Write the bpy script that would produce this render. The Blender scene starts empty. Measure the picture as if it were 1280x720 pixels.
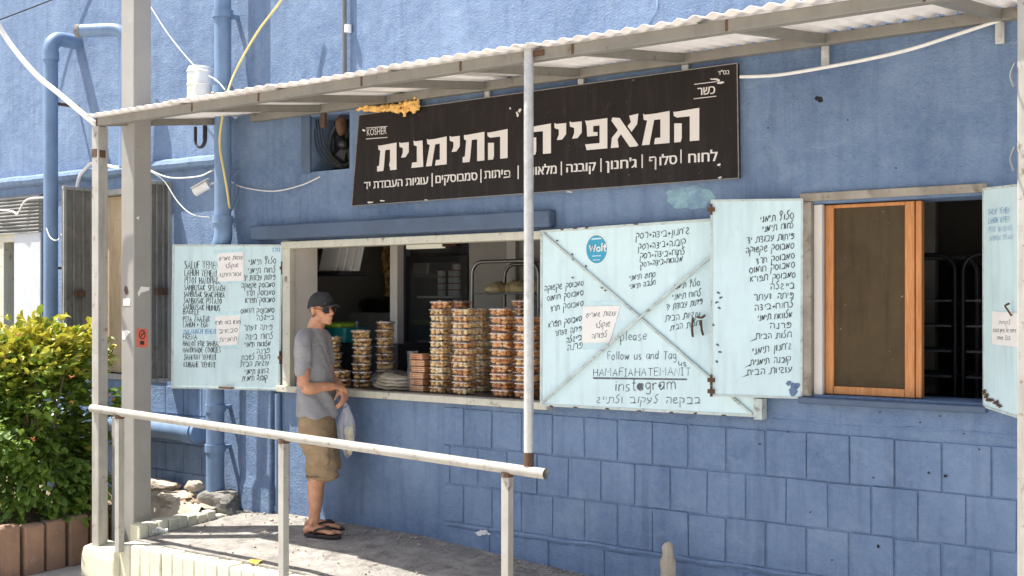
import bpy, bmesh, math, random
from mathutils import Vector, Matrix, noise as mnoise
random.seed(7)
SC = bpy.context.scene
COL = SC.collection
# ------------------------------------------------------------------ camera, sky, sun, exposure
EYE = 1.66
YAW = math.radians(36.1)
cam_d = bpy.data.cameras.new("camera")
cam_d.sensor_width = 36.0
cam_d.lens = 1438 / 1280 * 36.0
cam_d.shift_y = 15 / 1280
cam_d.clip_start = 0.05
cam_d.clip_end = 600
cam = bpy.data.objects.new("camera", cam_d)
cam.location = (0, 0, EYE)
cam.rotation_euler = (math.pi / 2, 0, YAW)
COL.objects.link(cam)
SC.camera = cam

SUN_TRAVEL = Vector((0.38, 0.22, -1.0)).normalized()
to_sun = -SUN_TRAVEL
elev = math.asin(to_sun.z)
azim = math.atan2(to_sun.x, to_sun.y)          # clockwise from +Y
world = bpy.data.worlds.new("World")
SC.world = world
world.use_nodes = True
wn = world.node_tree.nodes
wl = world.node_tree.links
bg = wn["Background"]
sky = wn.new("ShaderNodeTexSky")
sky.sky_type = 'NISHITA'
sky.sun_disc = False
sky.sun_elevation = elev
sky.sun_rotation = azim
sky.dust_density = 3.0
sky.ozone_density = 0.6
wl.new(sky.outputs[0], bg.inputs[0])
bg.inputs[1].default_value = 0.10
sun_d = bpy.data.lights.new("sun", 'SUN')
sun_d.energy = 5.0
sun_d.angle = math.radians(0.5)
sun_d.color = (1.0, 0.955, 0.88)
sun = bpy.data.objects.new("sun", sun_d)
sun.rotation_euler = SUN_TRAVEL.to_track_quat('-Z', 'Y').to_euler()
sun.location = (-4, -3, 12)
COL.objects.link(sun)
SC.view_settings.view_transform = 'Standard'
SC.view_settings.look = 'None'
SC.view_settings.exposure = 1.16
SC.view_settings.gamma = 1.0
SC.view_settings.use_curve_mapping = False
SC.render.engine = 'CYCLES'
SC.cycles.max_bounces = 10
SC.cycles.diffuse_bounces = 6
SC.cycles.transparent_max_bounces = 24
SC.cycles.use_denoising = True

# ------------------------------------------------------------------ measuring helpers (photo pixel -> world point on a plane)
FWD = Vector((-math.sin(YAW), math.cos(YAW), 0))
RGT = Vector((math.cos(YAW), math.sin(YAW), 0))
EYEV = Vector((0, 0, EYE))
WY = 6.2                                          # shop front plane
def ray(px, py):
    return FWD + RGT * ((px - 640) / 1438) + Vector((0, 0, (375 - py) / 1438))
def onplane(px, py, point, normal):
    d = ray(px, py)
    t = (Vector(point) - EYEV).dot(normal) / d.dot(normal)
    return EYEV + d * t
def W(px, py, Y=WY):
    return onplane(px, py, (0, Y, 0), Vector((0, 1, 0)))
def WX(px, Y=WY):
    return W(px, 375, Y).x
def WZ(px, py, Y=WY):
    return W(px, py, Y).z
def G(px, py, z):
    return onplane(px, py, (0, 0, z), Vector((0, 0, 1)))

# ------------------------------------------------------------------ materials
def new_mat(name):
    m = bpy.data.materials.new(name)
    m.use_nodes = True
    nt = m.node_tree
    return m, nt, nt.nodes["Principled BSDF"]
def ramp(nt, fac, stops, interp='LINEAR'):
    r = nt.nodes.new("ShaderNodeValToRGB")
    r.color_ramp.interpolation = interp
    el = r.color_ramp.elements
    while len(el) < len(stops):
        el.new(0.5)
    for e, (p, c) in zip(el, stops):
        e.position = p
        e.color = (c[0], c[1], c[2], 1) if not isinstance(c, (int, float)) else (c, c, c, 1)
    nt.links.new(fac, r.inputs[0])
    return r.outputs[0]
def coords(nt, scale=(1, 1, 1)):
    t = nt.nodes.new("ShaderNodeNewGeometry")
    mp = nt.nodes.new("ShaderNodeMapping")
    mp.inputs["Scale"].default_value = scale
    nt.links.new(t.outputs["Position"], mp.inputs[0])
    return mp.outputs[0]
def objcoords(nt, scale=(1, 1, 1)):
    t = nt.nodes.new("ShaderNodeTexCoord")
    mp = nt.nodes.new("ShaderNodeMapping")
    mp.inputs["Scale"].default_value = scale
    nt.links.new(t.outputs["Object"], mp.inputs[0])
    return mp.outputs[0]
def ntex(nt, vec, scale, detail=6, rough=0.6, dist=0.0):
    n = nt.nodes.new("ShaderNodeTexNoise")
    n.inputs["Scale"].default_value = scale
    n.inputs["Detail"].default_value = detail
    n.inputs["Roughness"].default_value = rough
    n.inputs["Distortion"].default_value = dist
    nt.links.new(vec, n.inputs["Vector"])
    return n.outputs[0]
def mixc(nt, fac, a, b):
    m = nt.nodes.new("ShaderNodeMix")
    m.data_type = 'RGBA'
    for sock, v in ((m.inputs["Factor"], fac), (m.inputs[6], a), (m.inputs[7], b)):
        if isinstance(v, (int, float)):
            sock.default_value = v
        elif isinstance(v, (tuple, list)):
            sock.default_value = (v[0], v[1], v[2], 1)
        else:
            nt.links.new(v, sock)
    return m.outputs[2]
def math_(nt, op, a, b):
    m = nt.nodes.new("ShaderNodeMath")
    m.operation = op
    for i, v in enumerate((a, b)):
        if isinstance(v, (int, float)):
            m.inputs[i].default_value = v
        else:
            nt.links.new(v, m.inputs[i])
    return m.outputs[0]
def bump(nt, p, height, strength=0.3, dist=0.01):
    b = nt.nodes.new("ShaderNodeBump")
    b.inputs["Strength"].default_value = strength
    b.inputs["Distance"].default_value = dist
    nt.links.new(height, b.inputs["Height"])
    nt.links.new(b.outputs[0], p.inputs["Normal"])
def dirty(name, base, rough=0.6, var=0.15, scale=6, dirt=None, dirt_lo=0.6, dirt_hi=0.75, dirt_scale=4, dirt_amt=0.7,
          streak=None, streak_amt=0.3, bmp=0.1, bscale=60, bdist=0.003, metallic=0.0, spec=0.5, local=False, speck=None):
    m, nt, p = new_mat(name)
    cf = objcoords if local else coords
    v = cf(nt)
    n1 = ntex(nt, v, scale, 8, 0.65)
    lo = tuple(c * (1 - var) for c in base)
    hi = tuple(min(1, c * (1 + var)) for c in base)
    col = ramp(nt, n1, [(0.3, lo), (0.7, hi)])
    if streak:
        ns = ntex(nt, cf(nt, (9, 9, 0.9)), 2.2, 5, 0.6)
        f = ramp(nt, ns, [(0.5, 0.0), (0.75, streak_amt)])
        col = mixc(nt, f, col, streak)
    if dirt:
        nd = ntex(nt, v, dirt_scale, 10, 0.72, 0.3)
        f = ramp(nt, nd, [(dirt_lo, 0.0), (dirt_hi, dirt_amt)])
        col = mixc(nt, f, col, dirt)
    if speck:
        nd = ntex(nt, v, 38, 4, 0.6)
        f = ramp(nt, nd, [(0.70, 0.0), (0.73, 0.8)])
        col = mixc(nt, f, col, speck)
    nt.links.new(col, p.inputs["Base Color"])
    r = ramp(nt, n1, [(0.3, max(0.02, rough - 0.12)), (0.7, min(1, rough + 0.12))])
    nt.links.new(r, p.inputs["Roughness"])
    p.inputs["Metallic"].default_value = metallic
    p.inputs["Specular IOR Level"].default_value = spec
    if bmp:
        bump(nt, p, ntex(nt, v, bscale, 6, 0.6), bmp, bdist)
    return m
M = {}
BLUE = (0.155, 0.232, 0.372)
def stucco():
    m, nt, p = new_mat("blue stucco paint")
    v = coords(nt)
    big = ntex(nt, v, 1.1, 8, 0.62, 0.4)
    col = ramp(nt, big, [(0.30, (0.098, 0.160, 0.285)), (0.5, BLUE), (0.70, (0.215, 0.305, 0.455))])
    fine = ntex(nt, v, 22, 8, 0.7)
    col = mixc(nt, ramp(nt, fine, [(0.38, 0.0), (0.72, 0.35)]), col, (0.285, 0.36, 0.48))
    st = ntex(nt, coords(nt, (7, 7, 0.6)), 2.0, 6, 0.65)
    col = mixc(nt, ramp(nt, st, [(0.50, 0.0), (0.72, 0.5)]), col, (0.09, 0.135, 0.225))
    # paint lost near splash height and scuffs
    sc = ntex(nt, v, 9, 10, 0.75, 0.6)
    col = mixc(nt, ramp(nt, sc, [(0.69, 0.0), (0.725, 0.6)]), col, (0.42, 0.47, 0.52))
    dk = ntex(nt, coords(nt, (1, 1, 1.3)), 5.3, 10, 0.75, 0.8)
    col = mixc(nt, ramp(nt, dk, [(0.62, 0.0), (0.74, 0.6)]), col, (0.06, 0.088, 0.145))
    pb = ntex(nt, coords(nt, (1, 1, 1.6)), 2.6, 9, 0.7, 0.5)
    col = mixc(nt, ramp(nt, pb, [(0.56, 0.0), (0.66, 0.4)]), col, (0.26, 0.345, 0.46))
    spk = ntex(nt, v, 60, 3, 0.5)
    col = mixc(nt, ramp(nt, spk, [(0.71, 0.0), (0.75, 0.6)]), col, (0.05, 0.07, 0.11))
    nt.links.new(col, p.inputs["Base Color"])
    p.inputs["Roughness"].default_value = 0.72
    p.inputs["Specular IOR Level"].default_value = 0.3
    h = math_(nt, 'ADD', ntex(nt, v, 75, 6, 0.65), math_(nt, 'MULTIPLY', ntex(nt, v, 9, 5, 0.6), 1.6))
    bump(nt, p, h, 0.8, 0.014)
    return m
M['blue'] = stucco()
M['bluepipe'] = dirty("blue painted pipe", (0.16, 0.245, 0.385), 0.5, 0.16, 5, (0.42, 0.45, 0.47), 0.66, 0.72, 7, 0.6, (0.09, 0.15, 0.27), 0.35, 0.2, 40, 0.003)
M['darkblue'] = dirty("darker blue paint", (0.070, 0.105, 0.17), 0.55, 0.2, 4, (0.25, 0.27, 0.3), 0.62, 0.75, 9, 0.5, None, 0, 0.25, 30, 0.004)  # darker tone of the wall's blue paint
M['teal'] = dirty("old turquoise paint", (0.235, 0.385, 0.44), 0.7, 0.25, 14, (0.17, 0.255, 0.40), 0.47, 0.60, 10, 0.9, None, 0, 0.4, 60, 0.004)
M['shutter'] = dirty("pale turquoise shutter paint", (0.62, 0.785, 0.81), 0.5, 0.07, 3, (0.40, 0.44, 0.42), 0.60, 0.76, 6, 0.45, (0.44, 0.57, 0.59), 0.55, 0.08, 25, 0.003)
M['shutterframe'] = dirty("worn shutter edge", (0.52, 0.58, 0.55), 0.55, 0.2, 9, (0.12, 0.085, 0.06), 0.56, 0.66, 16, 0.75, None, 0, 0.3, 50, 0.003)
M['cream'] = dirty("cream painted steel", (0.58, 0.555, 0.45), 0.5, 0.1, 6, (0.13, 0.10, 0.07), 0.58, 0.66, 13, 0.8, (0.35, 0.31, 0.24), 0.4, 0.15, 40, 0.003)
M['reveal'] = dirty("cream plaster", (0.62, 0.575, 0.52), 0.75, 0.08, 4, (0.4, 0.36, 0.31), 0.6, 0.8, 5, 0.4, None, 0, 0.15, 60, 0.003)
M['beam'] = dirty("grey painted beam", (0.21, 0.197, 0.168), 0.55, 0.14, 7, (0.12, 0.08, 0.05), 0.60, 0.68, 10, 0.8, (0.17, 0.155, 0.13), 0.6, 0.12, 40, 0.003)
M['galv'] = dirty("galvanised pipe", (0.50, 0.50, 0.485), 0.42, 0.22, 18, (0.22, 0.15, 0.09), 0.66, 0.73, 9, 0.7, (0.3, 0.3, 0.29), 0.4, 0.06, 60, 0.002, 0.35)
M['post'] = dirty("off white painted post", (0.37, 0.355, 0.315), 0.5, 0.13, 8, (0.16, 0.095, 0.055), 0.585, 0.66, 13, 0.85, (0.25, 0.225, 0.185), 0.75, 0.1, 50, 0.002, speck=(0.16, 0.1, 0.06))
M['column'] = dirty("grey painted column", (0.33, 0.315, 0.29), 0.5, 0.07, 5, (0.55, 0.53, 0.5), 0.66, 0.7, 10, 0.5, (0.30, 0.28, 0.25), 0.35, 0.1, 45, 0.002, speck=(0.10, 0.085, 0.07))
M['rust'] = dirty("rust", (0.10, 0.052, 0.03), 0.85, 0.4, 30, None, bmp=0.4, bscale=90)
def corr():
    m, nt, p = new_mat("white corrugated sheet")
    v = coords(nt)
    col = ramp(nt, ntex(nt, v, 3, 8, 0.7), [(0.3, (0.66, 0.63, 0.60)), (0.7, (0.80, 0.78, 0.76))])
    col = mixc(nt, ramp(nt, ntex(nt, coords(nt, (6, 1, 1)), 3, 8, 0.7), [(0.58, 0.0), (0.8, 0.5)]), col, (0.42, 0.36, 0.29))
    nt.links.new(col, p.inputs["Base Color"])
    p.inputs["Roughness"].default_value = 0.5
    tr = nt.nodes.new("ShaderNodeBsdfTranslucent")
    nt.links.new(col, tr.inputs[0])
    mx = nt.nodes.new("ShaderNodeMixShader")
    mx.inputs[0].default_value = 0.34
    nt.links.new(p.outputs[0], mx.inputs[1]); nt.links.new(tr.outputs[0], mx.inputs[2])
    nt.links.new(mx.outputs[0], nt.nodes["Material Output"].inputs[0])
    return m
M['corr'] = corr()
M['sign'] = dirty("dark brown sign board", (0.016, 0.012, 0.011), 0.5, 0.3, 3, (0.10, 0.09, 0.082), 0.60, 0.78, 5, 0.4, (0.06, 0.054, 0.05), 0.3, 0.05, 30, 0.002, spec=0.2, speck=(0.2, 0.18, 0.16))
M['signedge'] = dirty("worn sign edge", (0.22, 0.20, 0.18), 0.5, 0.3, 20)
M['letter'] = dirty("off white sign lettering", (0.66, 0.62, 0.59), 0.5, 0.05, 5, (0.4, 0.35, 0.3), 0.66, 0.74, 12, 0.5, bmp=0)
M['ink'] = dirty("black marker", (0.022, 0.026, 0.032), 0.6, 0.4, 25, (0.10, 0.13, 0.14), 0.6, 0.75, 30, 0.5, bmp=0)
M['inkgrey'] = dirty("worn marker", (0.085, 0.10, 0.11), 0.6, 0.4, 25, (0.3, 0.38, 0.4), 0.55, 0.7, 30, 0.6, bmp=0)
M['inkblue'] = dirty("faded blue marker", (0.09, 0.26, 0.52), 0.6, 0.3, 25, (0.3, 0.5, 0.65), 0.5, 0.7, 25, 0.7, bmp=0)
M['inkfaint'] = dirty("very faded blue marker", (0.33, 0.53, 0.68), 0.6, 0.15, 25, (0.5, 0.7, 0.74), 0.5, 0.7, 25, 0.7, bmp=0)
M['paper'] = dirty("white paper", (0.83, 0.80, 0.765), 0.8, 0.04, 12, (0.7, 0.64, 0.58), 0.6, 0.8, 9, 0.4, bmp=0.2, bscale=14, bdist=0.01)
M['tape'] = dirty("old tape mark", (0.53, 0.72, 0.76), 0.3, 0.06, 20, bmp=0)
M['redsticker'] = dirty("red sticker", (0.72, 0.16, 0.10), 0.5, 0.1, 20, bmp=0)
M['bluesticker'] = dirty("bright blue sticker", (0.035, 0.33, 0.50), 0.35, 0.06, 20, bmp=0)
M['white'] = dirty("white plastic", (0.78, 0.78, 0.76), 0.4, 0.05, 10, (0.5, 0.48, 0.43), 0.62, 0.75, 12, 0.5, bmp=0.05)
M['whitewire'] = dirty("white cable", (0.74, 0.73, 0.70), 0.5, 0.08, 20, (0.5, 0.47, 0.42), 0.6, 0.75, 14, 0.5, bmp=0)
M['yellow'] = dirty("yellow cable", (0.70, 0.58, 0.22), 0.5, 0.1, 10, bmp=0)
M['black'] = dirty("black plastic", (0.018, 0.018, 0.02), 0.45, 0.3, 12, bmp=0.05)
M['void'] = dirty("matte black", (0.012, 0.012, 0.012), 0.9, 0.3, 12, bmp=0)  # flat black that stands for shade in holes and gaps, also for chips
M['pinewood'] = None
def wood(name, a, b, sc):
    m, nt, p = new_mat(name)
    v = coords(nt, sc)
    n = ntex(nt, v, 4, 8, 0.65, 1.2)
    col = ramp(nt, n, [(0.32, a), (0.68, b)])
    col = mixc(nt, ramp(nt, ntex(nt, coords(nt), 21, 3, 0.5), [(0.74, 0.0), (0.78, 0.85)]), col, (0.10, 0.035, 0.012))
    col = mixc(nt, ramp(nt, ntex(nt, coords(nt), 7, 9, 0.7), [(0.58, 0.0), (0.75, 0.4)]), col, (0.20, 0.12, 0.07))
    nt.links.new(col, p.inputs["Base Color"])
    p.inputs["Roughness"].default_value = 0.5
    bump(nt, p, n, 0.15, 0.003)
    return m
M['pinewood'] = wood("orange varnished pine", (0.46, 0.165, 0.045), (0.66, 0.29, 0.095), (14, 14, 1.0))
M['oldwood'] = dirty("weathered frame wood", (0.30, 0.265, 0.215), 0.7, 0.25, 9, (0.12, 0.09, 0.065), 0.52, 0.66, 13, 0.8, (0.15, 0.12, 0.10), 0.4, 0.4, 45, 0.004)
M['plywood'] = wood("beige plywood", (0.42, 0.30, 0.17), (0.58, 0.45, 0.30), (6, 6, 0.8))
M['screen'] = dirty("brown insect screen", (0.085, 0.060, 0.033), 0.85, 0.30, 2, (0.10, 0.075, 0.045), 0.50, 0.72, 1.6, 0.7, (0.045, 0.034, 0.02), 0.6, 0.25, 420, 0.001, spec=0.15, speck=(0.35, 0.33, 0.29))
M['oldmetal'] = dirty("weathered grey sheet metal", (0.33, 0.33, 0.31), 0.5, 0.2, 5, (0.14, 0.10, 0.07), 0.6, 0.7, 8, 0.8, (0.17, 0.16, 0.14), 0.5, 0.15, 40, 0.003)
M['darkmetal'] = dirty("dark grey sheet metal", (0.13, 0.135, 0.14), 0.5, 0.25, 5, (0.26, 0.25, 0.22), 0.6, 0.72, 9, 0.6, None, 0, 0.15, 40, 0.003)
M['bay'] = dirty("grey brown shutter metal", (0.21, 0.20, 0.18), 0.6, 0.25, 5, (0.10, 0.07, 0.05), 0.56, 0.68, 9, 0.8, (0.11, 0.10, 0.09), 0.5, 0.2, 40, 0.003)
M['sheet'] = dirty("pale grey sheet metal", (0.52, 0.545, 0.57), 0.4, 0.1, 3, (0.34, 0.33, 0.30), 0.6, 0.75, 5, 0.6, (0.38, 0.39, 0.4), 0.4, 0.1, 30, 0.003)
M['concrete'] = dirty("concrete pavement", (0.47, 0.44, 0.40), 0.85, 0.22, 2.5, (0.17, 0.155, 0.14), 0.56, 0.72, 3.0, 0.75, None, 0, 0.5, 70, 0.006, speck=(0.16, 0.14, 0.12))
M['ramp'] = dirty("rough ramp concrete", (0.275, 0.255, 0.23), 0.9, 0.38, 7, (0.10, 0.092, 0.082), 0.50, 0.66, 9.0, 0.75, None, 0, 1.0, 42, 0.016, speck=(0.40, 0.375, 0.34))
M['kerb'] = dirty("cream concrete kerb", (0.58, 0.56, 0.43), 0.85, 0.13, 9, (0.30, 0.28, 0.2), 0.6, 0.72, 8, 0.6, None, 0, 0.5, 60, 0.005)
M['edging'] = dirty("red brown concrete edging", (0.27, 0.165, 0.108), 0.85, 0.22, 6, (0.42, 0.33, 0.28), 0.58, 0.72, 9, 0.55, (0.17, 0.10, 0.08), 0.45, 0.5, 60, 0.006, speck=(0.1, 0.06, 0.05))
M['soil'] = dirty("dry soil", (0.16, 0.115, 0.075), 0.95, 0.4, 10, (0.33, 0.26, 0.18), 0.55, 0.7, 14, 0.7, None, 0, 0.9, 30, 0.02)
M['stone'] = dirty("pale broken stone", (0.42, 0.36, 0.285), 0.9, 0.25, 8, (0.24, 0.21, 0.18), 0.55, 0.7, 7, 0.7, None, 0, 0.7, 40, 0.01)
M['greystone'] = dirty("grey concrete lump", (0.21, 0.20, 0.18), 0.92, 0.35, 12, (0.38, 0.34, 0.29), 0.56, 0.7, 15, 0.7, None, 0, 0.9, 45, 0.015)
M['foam'] = dirty("orange expanding foam", (0.82, 0.49, 0.15), 0.8, 0.22, 20, (0.45, 0.22, 0.06), 0.56, 0.7, 25, 0.7, None, 0, 0.6, 50, 0.01)
M['inwall'] = dirty("interior plaster", (0.32, 0.305, 0.275), 0.7, 0.1, 2, (0.22, 0.2, 0.17), 0.55, 0.75, 3, 0.5, None, 0, 0.1, 30, 0.004)
M['inpost'] = dirty("interior grey post", (0.52, 0.49, 0.44), 0.6, 0.12, 6, (0.25, 0.22, 0.18), 0.6, 0.72, 12, 0.6)
M['steel'] = dirty("stainless steel", (0.24, 0.235, 0.225), 0.38, 0.1, 10, metallic=0.9, bmp=0.03)
M['bread'] = dirty("flat bread", (0.52, 0.40, 0.20), 0.8, 0.25, 18, (0.30, 0.17, 0.06), 0.55, 0.7, 16, 0.7, None, 0, 0.4, 40, 0.006)
M['palebread'] = dirty("pale flat bread", (0.58, 0.50, 0.33), 0.7, 0.18, 12, (0.38, 0.26, 0.12), 0.56, 0.7, 14, 0.6, None, 0, 0.4, 40, 0.006)
def cookiemat(name, a, b, c):
    m, nt, p = new_mat(name)
    v = objcoords(nt)
    inf = nt.nodes.new("ShaderNodeObjectInfo")
    n = ntex(nt, v, 26, 5, 0.6)
    add = math_(nt, 'ADD', n, math_(nt, 'MULTIPLY', math_(nt, 'SUBTRACT', inf.outputs["Random"], 0.5), 0.22))
    col = ramp(nt, add, [(0.34, a), (0.52, b), (0.70, c)])
    nt.links.new(col, p.inputs["Base Color"])
    p.inputs["Roughness"].default_value = 0.6
    bump(nt, p, ntex(nt, v, 150, 5, 0.6), 0.3, 0.003)
    return m
M['cookie_pale'] = cookiemat("pale cookies", (0.60, 0.33, 0.12), (0.92, 0.66, 0.31), (0.95, 0.85, 0.57))
M['cookie_gold'] = cookiemat("golden cookies", (0.54, 0.23, 0.07), (0.89, 0.56, 0.24), (0.95, 0.81, 0.50))
M['cookie_brown'] = cookiemat("brown cookies", (0.40, 0.13, 0.04), (0.80, 0.38, 0.13), (0.92, 0.66, 0.36))
M['cookie_choc'] = cookiemat("chocolate swirl cookies", (0.08, 0.03, 0.012), (0.68, 0.38, 0.13), (0.92, 0.72, 0.38))
M['cookie_wafer'] = cookiemat("flat orange biscuits", (0.48, 0.15, 0.035), (0.72, 0.27, 0.08), (0.82, 0.42, 0.16))
def clear(name, tint, gl=0.16, rough=0.08, milk=0.06):
    m, nt, p = new_mat(name)
    nt.nodes.remove(p)
    tr = nt.nodes.new("ShaderNodeBsdfTransparent"); tr.inputs[0].default_value = (*tint, 1)
    g = nt.nodes.new("ShaderNodeBsdfGlossy"); g.inputs["Roughness"].default_value = rough
    d = nt.nodes.new("ShaderNodeBsdfDiffuse"); d.inputs[0].default_value = (0.85, 0.85, 0.85, 1)
    fr = nt.nodes.new("ShaderNodeFresnel"); fr.inputs[0].default_value = 1.45
    f = math_(nt, 'ADD', math_(nt, 'MULTIPLY', fr.outputs[0], 0.4), gl * 0.4)
    m1 = nt.nodes.new("ShaderNodeMixShader"); m1.inputs[0].default_value = milk
    nt.links.new(tr.outputs[0], m1.inputs[1]); nt.links.new(d.outputs[0], m1.inputs[2])
    m2 = nt.nodes.new("ShaderNodeMixShader"); nt.links.new(f, m2.inputs[0])
    nt.links.new(m1.outputs[0], m2.inputs[1]); nt.links.new(g.outputs[0], m2.inputs[2])
    nt.links.new(m2.outputs[0], nt.nodes["Material Output"].inputs[0])
    return m
M['clear'] = clear("clear plastic", (0.98, 0.98, 0.98), 0.03, 0.12, 0.0)
M['lid'] = clear("clear plastic lid", (0.96, 0.96, 0.96), 0.10, 0.15, 0.11)
M['rim'] = clear("clear plastic rim", (0.97, 0.97, 0.97), 0.5, 0.2, 0.42)
M['bag'] = clear("thin white plastic bag", (0.97, 0.97, 0.97), 0.12, 0.3, 0.22)
M['wrap'] = clear("clear wrapping film", (0.97, 0.97, 0.97), 0.10, 0.15, 0.05)
M['glass'] = clear("fridge glass", (0.85, 0.87, 0.87), 0.35, 0.05, 0.05)
M['bottle'] = clear("clear bottle", (0.9, 0.95, 0.97), 0.2, 0.08, 0.25)
M['tealplastic'] = dirty("teal plastic", (0.02, 0.22, 0.23), 0.4, 0.1, 8, bmp=0)
M['lime'] = dirty("lime green plastic", (0.42, 0.60, 0.05), 0.4, 0.1, 8, bmp=0)
M['redlid'] = dirty("red plastic lid", (0.42, 0.03, 0.03), 0.4, 0.1, 8, bmp=0)
def emis(name, col, s):
    m, nt, p = new_mat(name)
    p.inputs["Base Color"].default_value = (*col, 1)
    p.inputs["Emission Color"].default_value = (*col, 1)
    p.inputs["Emission Strength"].default_value = s
    return m
M['litsign'] = emis("lit fridge header", (0.85, 0.80, 0.62), 0.22)
# people
def skinmat():
    m, nt, p = new_mat("tanned skin")
    v = objcoords(nt)
    col = ramp(nt, ntex(nt, v, 14, 7, 0.65), [(0.3, (0.47, 0.20, 0.105)), (0.7, (0.70, 0.37, 0.22))])
    col = mixc(nt, ramp(nt, ntex(nt, v, 90, 3, 0.5), [(0.60, 0.0), (0.75, 0.45)]), col, (0.27, 0.12, 0.07))
    nt.links.new(col, p.inputs["Base Color"])
    p.inputs["Roughness"].default_value = 0.5
    p.inputs["Subsurface Weight"].default_value = 0.08
    p.inputs["Subsurface Radius"].default_value = (0.01, 0.004, 0.002)
    bump(nt, p, ntex(nt, v, 60, 5, 0.6), 0.12, 0.004)
    return m
M['skin'] = skinmat()
def cloth(name, a, b, rough=0.9):
    m, nt, p = new_mat(name)
    v = objcoords(nt)
    col = ramp(nt, ntex(nt, v, 9, 8, 0.7), [(0.3, a), (0.7, b)])
    nt.links.new(col, p.inputs["Base Color"])
    p.inputs["Roughness"].default_value = rough
    p.inputs["Specular IOR Level"].default_value = 0.2
    h = math_(nt, 'ADD', math_(nt, 'MULTIPLY', ntex(nt, objcoords(nt, (1, 1, 1.7)), 11, 2, 0.5, 0.9), 4.0), ntex(nt, v, 320, 2, 0.5))
    bump(nt, p, h, 0.5, 0.008)
    return m
M['shirt'] = cloth("grey t-shirt cotton", (0.27, 0.265, 0.27), (0.38, 0.375, 0.38))
M['shorts'] = cloth("khaki cotton", (0.25, 0.17, 0.095), (0.42, 0.305, 0.185))
M['seam'] = cloth("khaki seam", (0.15, 0.10, 0.06), (0.22, 0.155, 0.1))
M['cap'] = cloth("charcoal cap cotton", (0.030, 0.030, 0.032), (0.055, 0.055, 0.058))
M['hair'] = dirty("short grey hair", (0.16, 0.13, 0.11), 0.8, 0.3, 60, local=True)
M['tortoise'] = dirty("brown tortoiseshell", (0.12, 0.05, 0.025), 0.25, 0.5, 60, bmp=0, local=True)
M['lens'] = dirty("dark lens", (0.02, 0.012, 0.01), 0.08, 0.1, 5, bmp=0, local=True)
M['rubber'] = dirty("brown black rubber", (0.035, 0.026, 0.022), 0.7, 0.3, 30, bmp=0.2, local=True)
# plants
def leafmat(name, stops):
    m, nt, p = new_mat(name)
    at = nt.nodes.new("ShaderNodeAttribute"); at.attribute_name = "tone"
    col = ramp(nt, at.outputs["Fac"], stops)
    nt.links.new(col, p.inputs["Base Color"])
    p.inputs["Roughness"].default_value = 0.45
    tr = nt.nodes.new("ShaderNodeBsdfTranslucent")
    nt.links.new(mixc(nt, 0.4, col, (0.3, 0.35, 0.03)), tr.inputs[0])
    mx = nt.nodes.new("ShaderNodeMixShader"); mx.inputs[0].default_value = 0.3
    nt.links.new(p.outputs[0], mx.inputs[1]); nt.links.new(tr.outputs[0], mx.inputs[2])
    nt.links.new(mx.outputs[0], nt.nodes["Material Output"].inputs[0])
    return m
M['leaf'] = leafmat("shrub leaf", [(0.0, (0.075, 0.145, 0.022)), (0.42, (0.15, 0.25, 0.036)), (0.72, (0.22, 0.26, 0.03)), (1.0, (0.48, 0.43, 0.055))])
M['stem'] = dirty("woody stem", (0.14, 0.10, 0.065), 0.9, 0.3, 20)
M['blossom'] = dirty("orange red blossom", (0.50, 0.17, 0.06), 0.6, 0.25, 30, bmp=0)
M['dryleaf'] = dirty("yellow dry leaf", (0.62, 0.40, 0.05), 0.7, 0.25, 40, bmp=0.2)
M['litter'] = dirty("brown dry leaf", (0.30, 0.19, 0.10), 0.8, 0.35, 40, bmp=0.2)
M['bluecap'] = dirty("blue cap", (0.04, 0.22, 0.55), 0.4, 0.1, 20, bmp=0)
M['chalk'] = dirty("bare white plaster", (0.72, 0.72, 0.70), 0.9, 0.1, 40)

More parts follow.
